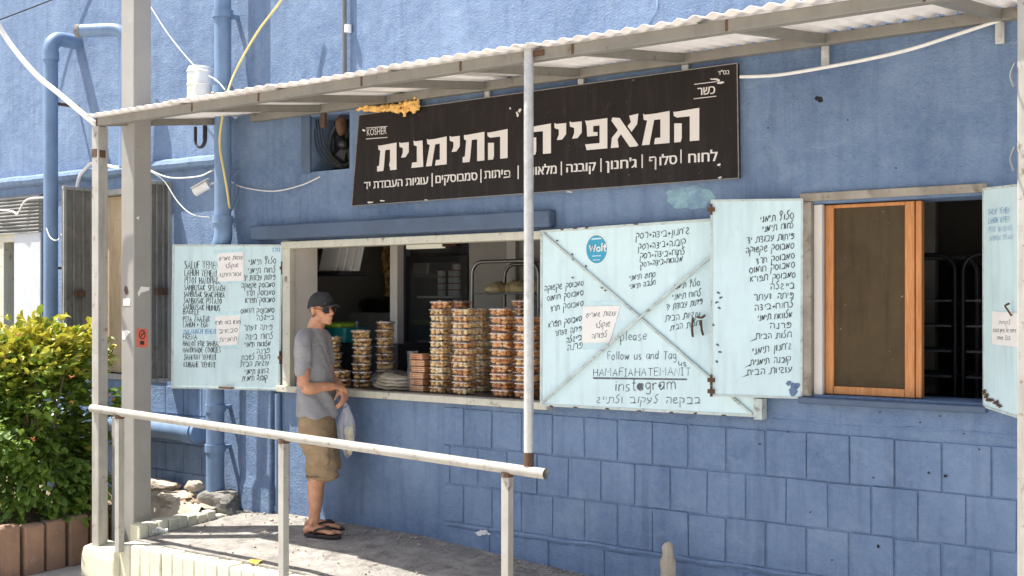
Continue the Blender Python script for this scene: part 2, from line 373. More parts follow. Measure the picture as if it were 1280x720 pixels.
# ------------------------------------------------------------------ mesh and object helpers
class MB:
    def __init__(s):
        s.v = []; s.f = []; s.tone = []
    def add(s, vs, fs):
        o = len(s.v)
        s.v += [Vector(p) for p in vs]
        s.f += [tuple(i + o for i in f) for f in fs]
        return s
    def box(s, a, b):
        (x0, y0, z0), (x1, y1, z1) = a, b
        x0, x1 = min(x0, x1), max(x0, x1); y0, y1 = min(y0, y1), max(y0, y1); z0, z1 = min(z0, z1), max(z0, z1)
        vs = [(x0, y0, z0), (x1, y0, z0), (x1, y1, z0), (x0, y1, z0), (x0, y0, z1), (x1, y0, z1), (x1, y1, z1), (x0, y1, z1)]
        return s.add(vs, [(3, 2, 1, 0), (4, 5, 6, 7), (0, 1, 5, 4), (1, 2, 6, 5), (2, 3, 7, 6), (3, 0, 4, 7)])
    def hexa(s, bot, top):
        return s.add(list(bot) + list(top), [(3, 2, 1, 0), (4, 5, 6, 7), (0, 1, 5, 4), (1, 2, 6, 5), (2, 3, 7, 6), (3, 0, 4, 7)])
    def bar(s, a, b, w, h, up=(0, 0, 1)):
        a = Vector(a); b = Vector(b); d = (b - a).normalized(); up = Vector(up)
        side = d.cross(up)
        if side.length < 1e-4:
            side = d.cross(Vector((0, 1, 0)))
        side.normalize(); u = side.cross(d).normalized()
        c = [(-1, -1), (1, -1), (1, 1), (-1, 1)]
        return s.hexa([a + side * (w / 2 * i) + u * (h / 2 * j) for i, j in c], [b + side * (w / 2 * i) + u * (h / 2 * j) for i, j in c])
    def tube(s, path, r, n=12, caps=True, close=False, sq=None):
        pts = [Vector(p) for p in path]
        rs = r if isinstance(r, (list, tuple)) else [r] * len(pts)
        N = len(pts)
        t0 = (pts[1] - pts[0]).normalized()
        ref = Vector((0, 0, 1)) if abs(t0.z) < 0.9 else Vector((1, 0, 0))
        u = t0.cross(ref).normalized()
        o = len(s.v)
        for i in range(N):
            if close:
                t = (pts[(i + 1) % N] - pts[i - 1]).normalized()
            else:
                t = (pts[min(i + 1, N - 1)] - pts[max(i - 1, 0)]).normalized()
            u = (u - t * u.dot(t)).normalized()
            w = t.cross(u)
            for k in range(n):
                a = 2 * math.pi * k / n
                rr = rs[i]
                if isinstance(rr, tuple):
                    s.v.append(pts[i] + u * (math.cos(a) * rr[0]) + w * (math.sin(a) * rr[1]))
                else:
                    s.v.append(pts[i] + u * (math.cos(a) * rr) + w * (math.sin(a) * rr))
        for i in range(N if close else N - 1):
            j = (i + 1) % N
            for k in range(n):
                l = (k + 1) % n
                s.f.append((o + i * n + k, o + i * n + l, o + j * n + l, o + j * n + k))
        if caps and not close:
            s.f.append(tuple(o + k for k in reversed(range(n))))
            s.f.append(tuple(o + (N - 1) * n + k for k in range(n)))
        return s
    def lathe(s, c, prof, n=20, caps=True, sx=1, sy=1):
        o = len(s.v); c = Vector(c)
        for r, z in prof:
            for k in range(n):
                a = 2 * math.pi * k / n
                s.v.append(c + Vector((math.cos(a) * r * sx, math.sin(a) * r * sy, z)))
        for i in range(len(prof) - 1):
            for k in range(n):
                l = (k + 1) % n
                s.f.append((o + i * n + k, o + i * n + l, o + (i + 1) * n + l, o + (i + 1) * n + k))
        if caps:
            s.f.append(tuple(o + k for k in reversed(range(n))))
            s.f.append(tuple(o + (len(prof) - 1) * n + k for k in range(n)))
        return s
    def rings(s, rings, caps=True):
        o = len(s.v); n = len(rings[0])
        for r in rings:
            s.v += [Vector(p) for p in r]
        for i in range(len(rings) - 1):
            for k in range(n):
                l = (k + 1) % n
                s.f.append((o + i * n + k, o + i * n + l, o + (i + 1) * n + l, o + (i + 1) * n + k))
        if caps:
            s.f.append(tuple(o + k for k in reversed(range(n))))
            s.f.append(tuple(o + (len(rings) - 1) * n + k for k in range(n)))
        return s
    def ball(s, c, r, nu=10, nv=7, rot=None, jit=0.0, sd=0):
        c = Vector(c); r = Vector(r) if isinstance(r, (tuple, list)) else Vector((r, r, r))
        o = len(s.v)
        def put(p):
            k = 1 + (jit * mnoise.noise(p * 1.7 + Vector((sd * 3.1, sd * 1.7, sd))) if jit else 0)
            q = Vector((p.x * r.x, p.y * r.y, p.z * r.z)) * k
            if rot is not None:
                q = rot @ q
            s.v.append(c + q)
        put(Vector((0, 0, -1)))
        for i in range(1, nv):
            ph = math.pi * i / nv
            for k in range(nu):
                a = 2 * math.pi * k / nu
                put(Vector((math.sin(ph) * math.cos(a), math.sin(ph) * math.sin(a), -math.cos(ph))))
        put(Vector((0, 0, 1)))
        for k in range(nu):
            l = (k + 1) % nu
            s.f.append((o, o + 1 + l, o + 1 + k))
            t = o + 1 + (nv - 2) * nu
            s.f.append((t + k, t + l, o + 1 + (nv - 1) * nu))
            for i in range(nv - 2):
                b = o + 1 + i * nu
                s.f.append((b + k, b + l, b + nu + l, b + nu + k))
        return s
    def poly_prism(s, pts, off):
        off = Vector(off); n = len(pts); o = len(s.v)
        s.v += [Vector(p) for p in pts] + [Vector(p) + off for p in pts]
        s.f.append(tuple(o + i for i in reversed(range(n))))
        s.f.append(tuple(o + n + i for i in range(n)))
        for i in range(n):
            j = (i + 1) % n
            s.f.append((o + i, o + j, o + n + j, o + n + i))
        return s
    def mesh(s, name, shift=Vector((0, 0, 0)), smooth=True):
        me = bpy.data.meshes.new(name)
        me.from_pydata([tuple(p - shift) for p in s.v], [], s.f)
        if smooth:
            for p in me.polygons:
                p.use_smooth = True
        me.update()
        bm = bmesh.new(); bm.from_mesh(me)
        bmesh.ops.recalc_face_normals(bm, faces=bm.faces)
        bm.to_mesh(me); bm.free()
        if smooth:
            me.set_sharp_from_angle(angle=math.radians(38))
        return me
    def build(s, name, mat, parent=None, local=False, smooth=True, bevel=0, seg=2, recalc=True):
        if parent is not None:
            shift = Vector((0, 0, 0)) if local else worldloc(parent)
        else:
            lo = [min(p[i] for p in s.v) for i in range(3)]
            hi = [max(p[i] for p in s.v) for i in range(3)]
            shift = Vector(((lo[0] + hi[0]) / 2, (lo[1] + hi[1]) / 2, lo[2]))
        me = s.mesh(name, shift, smooth)
        if s.tone:
            at = me.attributes.new("tone", 'FLOAT', 'FACE')
            at.data.foreach_set("value", s.tone)
        me.materials.append(mat)
        o = bpy.data.objects.new(name, me)
        COL.objects.link(o)
        if parent is not None:
            o.parent = parent
        else:
            o.location = shift
        if bevel:
            b = o.modifiers.new("bevel", 'BEVEL')
            b.width = bevel; b.segments = seg; b.limit_method = 'ANGLE'; b.angle_limit = math.radians(40)
            b.harden_normals = False
        return o
def worldloc(o):
    p = Vector((0, 0, 0))
    while o is not None:
        p = p + Vector(o.location)
        o = o.parent
    return p
def tag(o, label=None, cat=None, group=None, kind=None):
    if label: o["label"] = label
    if cat: o["category"] = cat
    if group: o["group"] = group
    if kind: o["kind"] = kind
    return o
def thing(name, loc, label, cat, group=None):
    o = bpy.data.objects.new(name, None)
    o.empty_display_size = 0.1
    COL.objects.link(o)
    o.location = loc
    return tag(o, label, cat, group)
def copy_tree(o, parent=None):
    c = o.copy(); COL.objects.link(c); c.parent = parent
    for ch in list(o.children):
        copy_tree(ch, c)
    return c
def smoothpath(pts, k=6):
    P = [Vector(p) for p in pts]
    if len(P) < 3:
        return P
    out = []
    for i in range(len(P) - 1):
        p0 = P[max(i - 1, 0)]; p1 = P[i]; p2 = P[i + 1]; p3 = P[min(i + 2, len(P) - 1)]
        for j in range(k):
            t = j / k
            out.append(0.5 * ((2 * p1) + (p2 - p0) * t + (2 * p0 - 5 * p1 + 4 * p2 - p3) * t * t + (3 * p1 - p0 - 3 * p2 + p3) * t ** 3))
    out.append(P[-1])
    return out
def remeshed(mb, name, mat, parent, voxel, smooth_it=4, post=None):
    me = bpy.data.meshes.new('tmp'); me.from_pydata([tuple(v) for v in mb.v], [], mb.f)
    bm = bmesh.new(); bm.from_mesh(me); bmesh.ops.recalc_face_normals(bm, faces=bm.faces); bm.to_mesh(me); bm.free()
    o = bpy.data.objects.new('tmp', me); COL.objects.link(o)
    r = o.modifiers.new('r', 'REMESH'); r.mode = 'VOXEL'; r.voxel_size = voxel
    s = o.modifiers.new('s', 'SMOOTH'); s.iterations = smooth_it; s.factor = .5
    dg = bpy.context.evaluated_depsgraph_get()
    nm = bpy.data.meshes.new_from_object(o.evaluated_get(dg), depsgraph=dg)
    bpy.data.objects.remove(o); bpy.data.meshes.remove(me)
    nm.name = name
    if post:
        new = [post(v.co.copy(), v.normal.copy()) for v in nm.vertices]
        for v, c_ in zip(nm.vertices, new): v.co = c_
        bm = bmesh.new(); bm.from_mesh(nm)
        for _ in range(2): bmesh.ops.smooth_vert(bm, verts=bm.verts, factor=.5, use_axis_x=True, use_axis_y=True, use_axis_z=True)
        bm.to_mesh(nm); bm.free()
    nm.materials.clear(); nm.materials.append(mat)
    for p in nm.polygons: p.use_smooth = True
    q = bpy.data.objects.new(name, nm); COL.objects.link(q); q.parent = parent
    return q
# ------------------------------------------------------------------ handwriting: strokes in a unit box, drawn as thin raised ribbons
LAT = {
'A': (.62, "0,0 .3,1 .6,0|.12,.38 .5,.38"), 'B': (.5, "0,0 0,1|0,1 .4,.95 .42,.6 0,.52|0,.52 .5,.45 .45,.05 0,0"),
'C': (.52, ".5,.9 .25,1 0,.6 .05,.2 .3,0 .5,.12"), 'D': (.55, "0,0 0,1|0,1 .45,.85 .55,.45 .4,.1 0,0"),
'E': (.45, ".45,1 0,1 0,0 .45,0|0,.52 .38,.54"), 'F': (.45, "0,0 0,1 .5,1.05|0,.55 .4,.58"),
'G': (.56, ".5,.88 .25,1 0,.6 .08,.15 .35,0 .52,.2 .52,.45 .3,.45"), 'H': (.55, "0,0 0,1|.55,0 .55,1|0,.5 .55,.52"),
'I': (.3, ".15,0 .15,1|0,1 .3,1|0,0 .3,0"), 'J': (.45, ".1,1 .5,1|.32,1 .32,.2 .15,0 0,.2"),
'K': (.52, "0,0 0,1|.5,1 .02,.48 .52,0"), 'L': (.42, "0,1 0,0 .45,.02"), 'M': (.66, "0,0 .04,1 .33,.4 .62,1 .66,0"),
'N': (.55, "0,0 0,1 .55,0 .55,1"), 'O': (.58, ".29,1 .04,.75 .02,.3 .28,0 .55,.3 .54,.75 .29,1"), 'P': (.48, "0,0 0,1|0,1 .45,.95 .46,.6 0,.48"),
'R': (.52, "0,0 0,1|0,1 .45,.92 .42,.58 0,.5 .52,0"), 'S': (.48, ".46,.9 .2,1 .02,.8 .2,.55 .45,.3 .3,.02 0,.1"),
'T': (.55, "0,1 .55,1|.28,1 .28,0"), 'U': (.54, "0,1 .02,.2 .26,0 .5,.2 .53,1"), 'V': (.55, "0,1 .27,0 .55,1"),
'W': (.8, "0,1 .2,0 .4,.7 .6,0 .8,1"), 'X': (.5, "0,0 .5,1|0,1 .5,0"), 'Y': (.52, "0,1 .27,.5 .52,1|.27,.5 .25,0"), 'Z': (.5, "0,1 .48,1 0,0 .5,0"),
'+': (.45, "0,.45 .42,.45|.21,.22 .21,.7"), '.': (.12, "0,0 .06,.06"), ' ': (.4, ""),
'p': (.42, "0,.6 0,-.45|0,.5 .3,.62 .4,.3 .2,0 0,.1"), 'l': (.12, ".06,1 .06,0"), 'e': (.42, "0,.32 .4,.36 .25,.62 .02,.4 .1,.05 .4,.1"),
'a': (.44, ".4,.6 .1,.6 0,.25 .18,0 .4,.3|.4,.62 .4,0"), 's': (.36, ".34,.58 .08,.6 .06,.38 .32,.22 .22,0 0,.06"),
'f': (.36, ".36,.98 .16,.95 .14,0|0,.58 .32,.58"), 'o': (.42, ".2,.62 0,.35 .15,0 .4,.2 .36,.55 .2,.62"), 'w': (.62, "0,.6 .14,0 .31,.45 .46,0 .62,.6"),
'u': (.42, "0,.6 .04,.1 .24,0 .4,.25|.4,.6 .42,0"), 'n': (.42, "0,.6 0,0|0,.4 .22,.62 .4,.45 .42,0"), 'd': (.44, ".4,.5 .12,.6 0,.25 .18,0 .4,.2|.4,1 .41,0"),
'g': (.42, ".4,.55 .1,.6 0,.3 .18,.05 .4,.3|.4,.6 .4,-.3 .15,-.42 0,-.3"), 'i': (.1, ".05,.6 .05,0|.05,.84 .07,.8"), 't': (.34, ".16,.95 .16,.05 .34,.02|0,.62 .34,.62"),
'r': (.32, "0,.6 0,0|0,.4 .16,.6 .34,.55"), 'm': (.66, "0,.6 0,0|0,.4 .18,.62 .32,.45 .32,0|.32,.4 .5,.62 .64,.45 .66,0"),
}
HEB = {
'א': (.6, ".06,1 .03,0|.58,1 .24,.72 .2,.4 .55,0"), 'ב': (.6, "0,.88 .25,1 .5,.85 .52,.4 .36,.04 0,.02|.3,.03 .66,.04"),
'ג': (.46, ".04,.9 .3,1 .36,.72 .16,.45 .03,.2 .2,0 .46,.08"), 'ד': (.46, "0,.92 .28,1 .42,.78 .18,.52 .4,.4 .42,.1 .2,-.08"),
'ה': (.58, "0,.95 .35,1 .55,.75 .56,0|.14,.52 .1,0"), 'ו': (.14, ".07,1 .07,0"), 'ז': (.4, "0,.92 .26,1 .32,.75 .14,.5 .3,.3 .1,0"),
'ח': (.55, "0,0 .02,.95|0,.9 .4,1 .54,.75 .55,0"), 'ט': (.55, "0,1 0,.25 .25,0 .52,.25 .5,.8 .25,1"), 'י': (.14, ".08,1 .06,.52"),
'כ': (.55, "0,.92 .3,1 .52,.7 .5,.3 .3,.02 0,.04"), 'ל': (.5, ".5,1.55 .22,1.35 .18,.95 .42,.6 .32,.15 .1,0 0,.15"),
'ם': (.6, ".6,1 .2,.85 0,.4 .15,.02 .42,.1 .46,.5 .2,.7"), 'מ': (.6, "0,0 .06,.98|.06,.95 .34,.1|.34,.1 .5,.98 .62,.9"),
'נ': (.34, ".28,1 .3,.1 .2,0 0,.02"), 'ן': (.14, ".07,1 .06,-.6"), 'ס': (.56, ".28,1 .02,.7 .04,.25 .28,0 .54,.3 .5,.75 .28,1"),
'ע': (.52, ".06,1 .1,.55 .34,.35|.5,1 .44,.4 .2,.05 0,-.1"), 'פ': (.56, ".16,.52 .3,.66 .14,.84 .02,.66 .2,1 .48,.9 .55,.45 .36,.03 0,.02"),
'ף': (.48, ".1,.75 .26,.92 .08,1.1 .05,1.35 .28,1.55 .46,1.25 .24,.8 .2,.2 0,0"), 'צ': (.46, "0,1 .36,.95 .3,.65 .14,.52 .42,.34 .36,.06 0,.0"),
'ק': (.56, "0,1 .34,1 .54,.75 .48,.4 .34,.2|.06,.55 .03,-.7"), 'ר': (.46, "0,.92 .28,1 .45,.75 .44,0"),
'ש': (.56, ".12,.52 .36,.6 .42,.9 .22,1 .03,.7 .06,.2 .3,0 .56,.18"), 'ת': (.6, "-.2,-.06 .08,.08 .1,1|.08,.92 .42,1 .58,.72 .6,0"),
' ': (.42, ""), '+': (.42, "0,.45 .42,.45|.21,.22 .21,.7"), '"': (.2, ".02,1.15 .0,.9|.16,1.15 .14,.9"), "'": (.1, ".06,1.2 .02,.95"), '_': (.5, "0,0 .6,0"),
}
def glyph_strokes(text, font, rnd, gap=.21):
    x = 0.0; out = []
    for ch in (text[::-1] if font is HEB else text):
        w, s = font[ch]
        jx = rnd.uniform(-.03, .03); jy = rnd.uniform(-.06, .06); sc = rnd.uniform(.92, 1.08); sl = rnd.uniform(-.04, .12)
        for st in s.split('|'):
            if st:
                pts = [tuple(map(float, q.split(','))) for q in st.split()]
                out.append([(x + jx + (px + sl * py) * sc, jy + py * sc) for px, py in pts])
        x += w * sc + gap
    return out, max(x - gap, .1)
def write(mb, text, font, plane, L, R, hpx, wpx=1.3, lift=.0022, seed=0, curve=True):
    """hand lettering between two photo points on a board's plane; hpx = letter height"""
    rnd = random.Random(seed * 131 + len(text))
    pt, nrm = Vector(plane[0]), Vector(plane[1]).normalized()
    if nrm.dot(EYEV - pt) < 0: nrm = -nrm
    a = onplane(L[0], L[1], pt, nrm); b = onplane(R[0], R[1], pt, nrm)
    strokes, width = glyph_strokes(text, font, rnd)
    ux = (b - a) / width
    mid = ((L[0] + R[0]) / 2, (L[1] + R[1]) / 2)
    m0 = onplane(*mid, pt, nrm); m1 = onplane(mid[0], mid[1] - hpx, pt, nrm)
    uy = m1 - m0
    wld = (m1 - m0).length / hpx * wpx
    for st in strokes:
        P = [a + ux * x + uy * y for x, y in st]
        if len(P) > 2 and curve: P = smoothpath(P, 4)
        if (P[0] - P[-1]).length < wld * .3 and len(P) > 3: pass
        ww = wld * rnd.uniform(.85, 1.2)
        l = []; r = []; w0 = ww; sd_ = rnd.random() * 50
        for i in range(len(P)):
            ww = w0 * (1 + .55 * mnoise.noise(Vector((i * .45, sd_, 0))))
            t = (P[min(i + 1, len(P) - 1)] - P[max(i - 1, 0)])
            if t.length < 1e-7: t = ux
            t.normalize()
            s = nrm.cross(t).normalized() * (ww / 2)
            l.append(P[i] + s + nrm * lift); r.append(P[i] - s + nrm * lift)
        n = len(P)
        mb.add(l + r, [(i, i + 1, n + i + 1, n + i) for i in range(n - 1)])
def wr(parent, mat, text, font, plane, L, R, hpx, wpx=1.3, seed=0, curve=True, lift=.0022):
    m_ = MB(); write(m_, text, font, plane, L, R, hpx, wpx * INKW, lift, seed, curve)
    return m_.build('lettering', mat, parent, smooth=False)
INKW = .66
def px_quad(mb, plane, pts, lift, thick=.001):
    pt, nrm = Vector(plane[0]), Vector(plane[1]).normalized()
    if nrm.dot(EYEV - pt) < 0: nrm = -nrm
    mb.poly_prism([onplane(x, y, pt, nrm) + nrm * lift for x, y in pts], nrm * thick)
def outline_patch(mb, plane, c, rx, ry, lift, thick=.001, n=22, jit=.3, seed=0):
    rnd = random.Random(seed); ph = [rnd.uniform(0, 6) for _ in range(4)]
    pts = []
    for k in range(n):
        a = 2 * math.pi * k / n
        j = 1 + jit * (.5 * math.sin(2 * a + ph[0]) + .3 * math.sin(5 * a + ph[1]) + .25 * math.sin(9 * a + ph[2]))
        pts.append((c[0] + rx * math.cos(a) * j, c[1] - ry * math.sin(a) * j))
    px_quad(mb, plane, pts, lift, thick)

# ------------------------------------------------------------------ ground and ramp
KY = 5.0                                           # front face of the ramp kerb
RX0 = -7.08                                        # left end of the ramp
def ramp_z(x, y):
    return -0.002 - 0.06 * (WY - y) - 0.062 * max(0, x + 5.35)
GZ = -0.36
mb = MB()
mb.add([(-150, -150, GZ), (150, -150, GZ), (150, 150, GZ), (-150, 150, GZ)], [(0, 1, 2, 3)])
o = mb.build('pavement', M['concrete']); tag(o, 'worn grey concrete pavement in front of the bakery', 'pavement', kind='structure')
mb = MB()
nx, ny = 60, 10
xs = [RX0 + (4.5 - RX0) * i / nx for i in range(nx + 1)]
ys = [KY + .10 + (WY + .02 - KY - .10) * j / ny for j in range(ny + 1)]
for x in xs:
    for y in ys:
        mb.v.append(Vector((x, y, max(GZ + .004, ramp_z(x, y)) + .006 * mnoise.noise(Vector((x * 2.2, y * 2.2, 0))))))
for i in range(nx):
    for j in range(ny):
        a = i * (ny + 1) + j
        mb.f.append((a, a + ny + 1, a + ny + 2, a + 1))
o_ = len(mb.v)
for i, x in enumerate(xs):
    mb.v.append(Vector((x, ys[0], -.5)))
    if i: mb.f.append((o_ + i - 1, o_ + i, i * (ny + 1), (i - 1) * (ny + 1)))
o = mb.build('ramp', M['ramp']); tag(o, 'rough grey concrete ramp along the shop front', 'ramp', kind='structure')

# ------------------------------------------------------------------ the bakery building
B = thing('bakery_building', (-4.5, WY, -.3), 'blue painted bakery building with serving hatch and turquoise shutters', 'building')
TH = .27
XL, XR, ZB, ZT = -15.0, 2.6, -.4, 5.6
def wrect(x0, y0, x1, y1, Y=WY):                     # photo rectangle -> X0,X1,Z0,Z1 on the wall
    X0, X1 = WX(x0, Y), WX(x1, Y)
    xm = (x0 + x1) / 2
    return [X0, X1, min(WZ(x0, y1, Y), WZ(x1, y1, Y)), max(WZ(x0, y0, Y), WZ(x0, y0, Y))]
SILL = 1.0
hX0, hX1 = WX(365), WX(672) + .06
hZ1 = WZ(520, 303)
hatch = [hX0, hX1, .955, hZ1]
rX0, rX1 = WX(1013), WX(1230)
rwin = [rX0, rX1, WZ(1110, 498), WZ(1110, 250)]
lX0, lX1 = WX(118), WX(203)
lwin = [lX0, lX1, WZ(160, 468), WZ(160, 241)]
vX0, vX1 = WX(388), WX(437)
vent = [vX0, vX1, WZ(412, 213), WZ(412, 143)]
dX0, dX1 = WX(-60), WX(21)
dwin = [dX0, dX1, -.05, WZ(10, 292)]
opens = [hatch, rwin, lwin, vent, dwin]
gx = sorted({XL, XR, *[o_[0] for o_ in opens], *[o_[1] for o_ in opens]})
gz = sorted({ZB, ZT, *[o_[2] for o_ in opens], *[o_[3] for o_ in opens]})
mb = MB(); mi = MB()
for i in range(len(gx) - 1):
    for j in range(len(gz) - 1):
        cx, cz = (gx[i] + gx[i + 1]) / 2, (gz[j] + gz[j + 1]) / 2
        if any(o_[0] < cx < o_[1] and o_[2] < cz < o_[3] for o_ in opens):
            continue
        x0, x1, z0, z1 = gx[i], gx[i + 1], gz[j], gz[j + 1]
        mb.add([(x0, WY, z0), (x1, WY, z0), (x1, WY, z1), (x0, WY, z1)], [(0, 1, 2, 3)])
        mi.add([(x0, WY + TH, z0), (x1, WY + TH, z0), (x1, WY + TH, z1), (x0, WY + TH, z1)], [(3, 2, 1, 0)])
rv = MB()
for x0, x1, z0, z1 in opens:
    t = rv if (x0, x1) == (hX0, hX1) else mb
    y0, y1 = WY, WY + TH
    t.add([(x0, y0, z0), (x0, y1, z0), (x0, y1, z1), (x0, y0, z1)], [(0, 1, 2, 3)])
    t.add([(x1, y0, z0), (x1, y1, z0), (x1, y1, z1), (x1, y0, z1)], [(3, 2, 1, 0)])
    t.add([(x0, y0, z1), (x1, y0, z1), (x1, y1, z1), (x0, y1, z1)], [(3, 2, 1, 0)])
    t.add([(x0, y0, z0), (x1, y0, z0), (x1, y1, z0), (x0, y1, z0)], [(0, 1, 2, 3)])
# side walls, back and roof
mb.add([(XL, WY, ZB), (XL, 11, ZB), (XL, 11, ZT), (XL, WY, ZT)], [(0, 1, 2, 3)])
mb.add([(XR, WY, ZB), (XR, 11, ZB), (XR, 11, ZT), (XR, WY, ZT)], [(0, 1, 2, 3)])
mb.add([(XL, 11, ZB), (XR, 11, ZB), (XR, 11, ZT), (XL, 11, ZT)], [(0, 1, 2, 3)])
bm_wall = mb
ow = mb.build('wall', M['blue'], B, smooth=False)
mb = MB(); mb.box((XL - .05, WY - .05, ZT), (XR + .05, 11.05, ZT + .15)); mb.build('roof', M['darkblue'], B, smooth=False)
mi.build('inner_wall', M['inwall'], B, smooth=False)
rv.build('hatch_reveal', M['reveal'], B, smooth=False)
# rooms
mb = MB()
mb.add([(XL + .3, 8.7, -.1), (-1.0 + 3, 8.7, -.1), (2, 8.7, 2.85), (XL + .3, 8.7, 2.85)], [(0, 1, 2, 3)])
mb.build('back_wall', M['inwall'], B, smooth=False)
mb = MB(); mb.add([(XL + .3, WY + TH, 2.85), (2, WY + TH, 2.85), (2, 8.7, 2.85), (XL + .3, 8.7, 2.85)], [(3, 2, 1, 0)]); mb.build('ceiling', M['inwall'], B, smooth=False)
mb = MB(); mb.add([(XL + .3, WY + TH, -.1), (2, WY + TH, -.1), (2, 8.7, -.1), (XL + .3, 8.7, -.1)], [(0, 1, 2, 3)]); mb.build('floor', M['greystone'], B, smooth=False)
for a_, b_ in ((WX(1000) - .2, WX(1000) - .08), (WX(300) - .6, WX(300) - .5), (XL + .3, XL + .4), (1.9, 2)):
    MB().box((a_, WY + TH, -.1), (b_, 8.7, 2.85)).build('partition', M['inwall'], B, smooth=False)
# block work at the foot of the wall
bw = WX(1009) - WX(957.7)
bh = (WZ(1007, 599) - WZ(1007, 658))
zt = WZ(1007, 599) + bh
xb0 = WX(556)
rndb = random.Random(3)
mb = MB()
def block(x0, x1, z0, z1, gap=.004):
    d = .009 + rndb.uniform(-.002, .002)
    j = lambda: rndb.uniform(-.003, .003)
    e = gap * .9; q = .004
    f = WY - d
    A = [(x0 + e + j(), WY, z0 + e + j()), (x1 - e + j(), WY, z0 + e + j()), (x1 - e + j(), WY, z1 - e + j()), (x0 + e + j(), WY, z1 - e + j())]
    F = [(A[0][0] + q, f, A[0][2] + q), (A[1][0] - q, f + j() * .6, A[1][2] + q), (A[2][0] - q, f, A[2][2] - q), (A[3][0] + q, f + j() * .6, A[3][2] - q)]
    mb.add(A + F, [(4, 5, 6, 7), (0, 1, 5, 4), (1, 2, 6, 5), (2, 3, 7, 6), (3, 0, 4, 7)])
x_ref = WX(1009)
for row in range(3):
    z1 = zt - row * bh; z0 = z1 - bh
    off = 0 if row % 2 == 0 else .5
    k = math.floor((xb0 - x_ref) / bw) - 1
    while True:
        x0 = x_ref + (k + off) * bw; x1 = x0 + bw; k += 1
        if x1 < xb0 + .03: continue
        if x0 > 2.4: break
        block(max(x0, xb0), x1, z0, z1, rndb.choice((.001, .0025, .0042, .003, .0055)))
zr = zt - 3 * bh
x = xb0
while x < 2.4:
    w_ = rndb.uniform(.36, .5)
    block(x, min(x + w_, 2.4), -.42, zr - .035, rndb.choice((.003, .006)))
    x += w_
mb.build('block_course', M['blue'], B, smooth=False)
mb = MB()                                              # lumpy mortar ridge above the lowest course
N_ = 150; path = []; rr = []
for i in range(N_ + 1):
    xx = xb0 + (2.4 - xb0) * i / N_
    path.append((xx, WY + .004, zr - .016 + .012 * mnoise.noise(Vector((xx * 4, 0, 0)))))
    rr.append(.018 + .011 * mnoise.noise(Vector((xx * 9, 3, 0))) + .006 * mnoise.noise(Vector((xx * 31, 3, 0))))
mb.tube(path, rr, 8); mb.build('mortar_ridge', M['blue'], B)
# thick plaster above the blocks, rounded edge
mb = MB()
path = []; rr = []
for i in range(N_ + 1):
    xx = WX(905) + (2.4 - WX(905)) * i / N_
    path.append((xx, WY + .020, zt + .035 + .012 * mnoise.noise(Vector((xx * 2, 7, 0)))))
    rr.append((.03 + .006 * mnoise.noise(Vector((xx * 5, 5, 0))), .04))
mb.tube(path, rr, 8); mb.build('plaster_lip', M['blue'], B)
# corner pilaster with rough plaster, and blocks left of it
mb = MB()
px0, px1 = WX(311), WX(346)
zz0, zz1 = -.08, WZ(330, 484)
r_ = []
for i in range(13):
    z = zz0 + (zz1 - zz0) * i / 12
    w = .05 if z < .22 else .02
    jn = lambda s: .012 * mnoise.noise(Vector((z * 6, s, 1)))
    r_.append([(px0 - w * .3 + jn(0), WY, z), (px0 - w * .3 + jn(1), WY - .06 - w * .6, z), (px1 + jn(2) + w * .3, WY - .06 - w * .6, z), (px1 + jn(3) + w * .3, WY, z)])
mb.rings(r_); mb.build('pilaster', M['blue'], B, bevel=.012, smooth=False)
mb = MB()
for row in range(4):
    z1 = .93 - row * .24
    for c in range(10):
        x0 = WX(186) + (c - 1 + (.5 if row % 2 else 0)) * .24
        if x0 < WX(262) and x0 > WX(120):
            block(x0, min(x0 + .24, WX(311)), z1 - .24, z1)
mb.build('block_course', M['blue'], B, smooth=False)
# ledge where the upper wall overhangs the left bay
mb = MB()
le0, le1 = XL, WX(284)
path = []; rr = []
for i in range(121):
    xx = le0 + (le1 - le0) * i / 120
    path.append((xx, WY - .005, 2.80 + .008 * mnoise.noise(Vector((xx * 3, 2, 0)))))
    rr.append((.085 + .006 * mnoise.noise(Vector((xx * 6, 1, 0))), .055))
mb.tube(path, rr, 10); mb.build('ledge', M['blue'], B)
# lintel box above the hatch, in the wall's blue turned darker
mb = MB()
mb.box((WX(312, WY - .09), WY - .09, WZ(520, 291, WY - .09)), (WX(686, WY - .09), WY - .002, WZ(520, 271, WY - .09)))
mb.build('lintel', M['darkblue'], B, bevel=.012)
# hatch frame: jamb, head, sill
mb = MB(); mb.box((WX(357), WY - .035, SILL - .02), (hX0 + .012, WY + .02, hZ1 + .05)); mb.box((hX1 - .02, WY - .02, SILL - .02), (hX1 + .05, WY + .02, hZ1 + .05)); mb.build('hatch_frame', M['cream'], B, bevel=.004)
mb = MB(); mb.box((WX(357), WY - .05, hZ1 - .012), (hX1 + .05, WY + .06, hZ1 + .042)); mb.build('hatch_frame', M['cream'], B, bevel=.004)
mb = MB(); mb.box((WX(352), WY - .06, SILL - .052), (hX1 + .05, WY + .01, SILL - .004)); mb.build('hatch_sill', M['cream'], B, bevel=.004)
mb = MB(); mb.box((hX0 + .01, WY + .012, SILL - .05), (hX1, WY + .75, SILL)); mb.build('counter', M['steel'], B, bevel=.004)
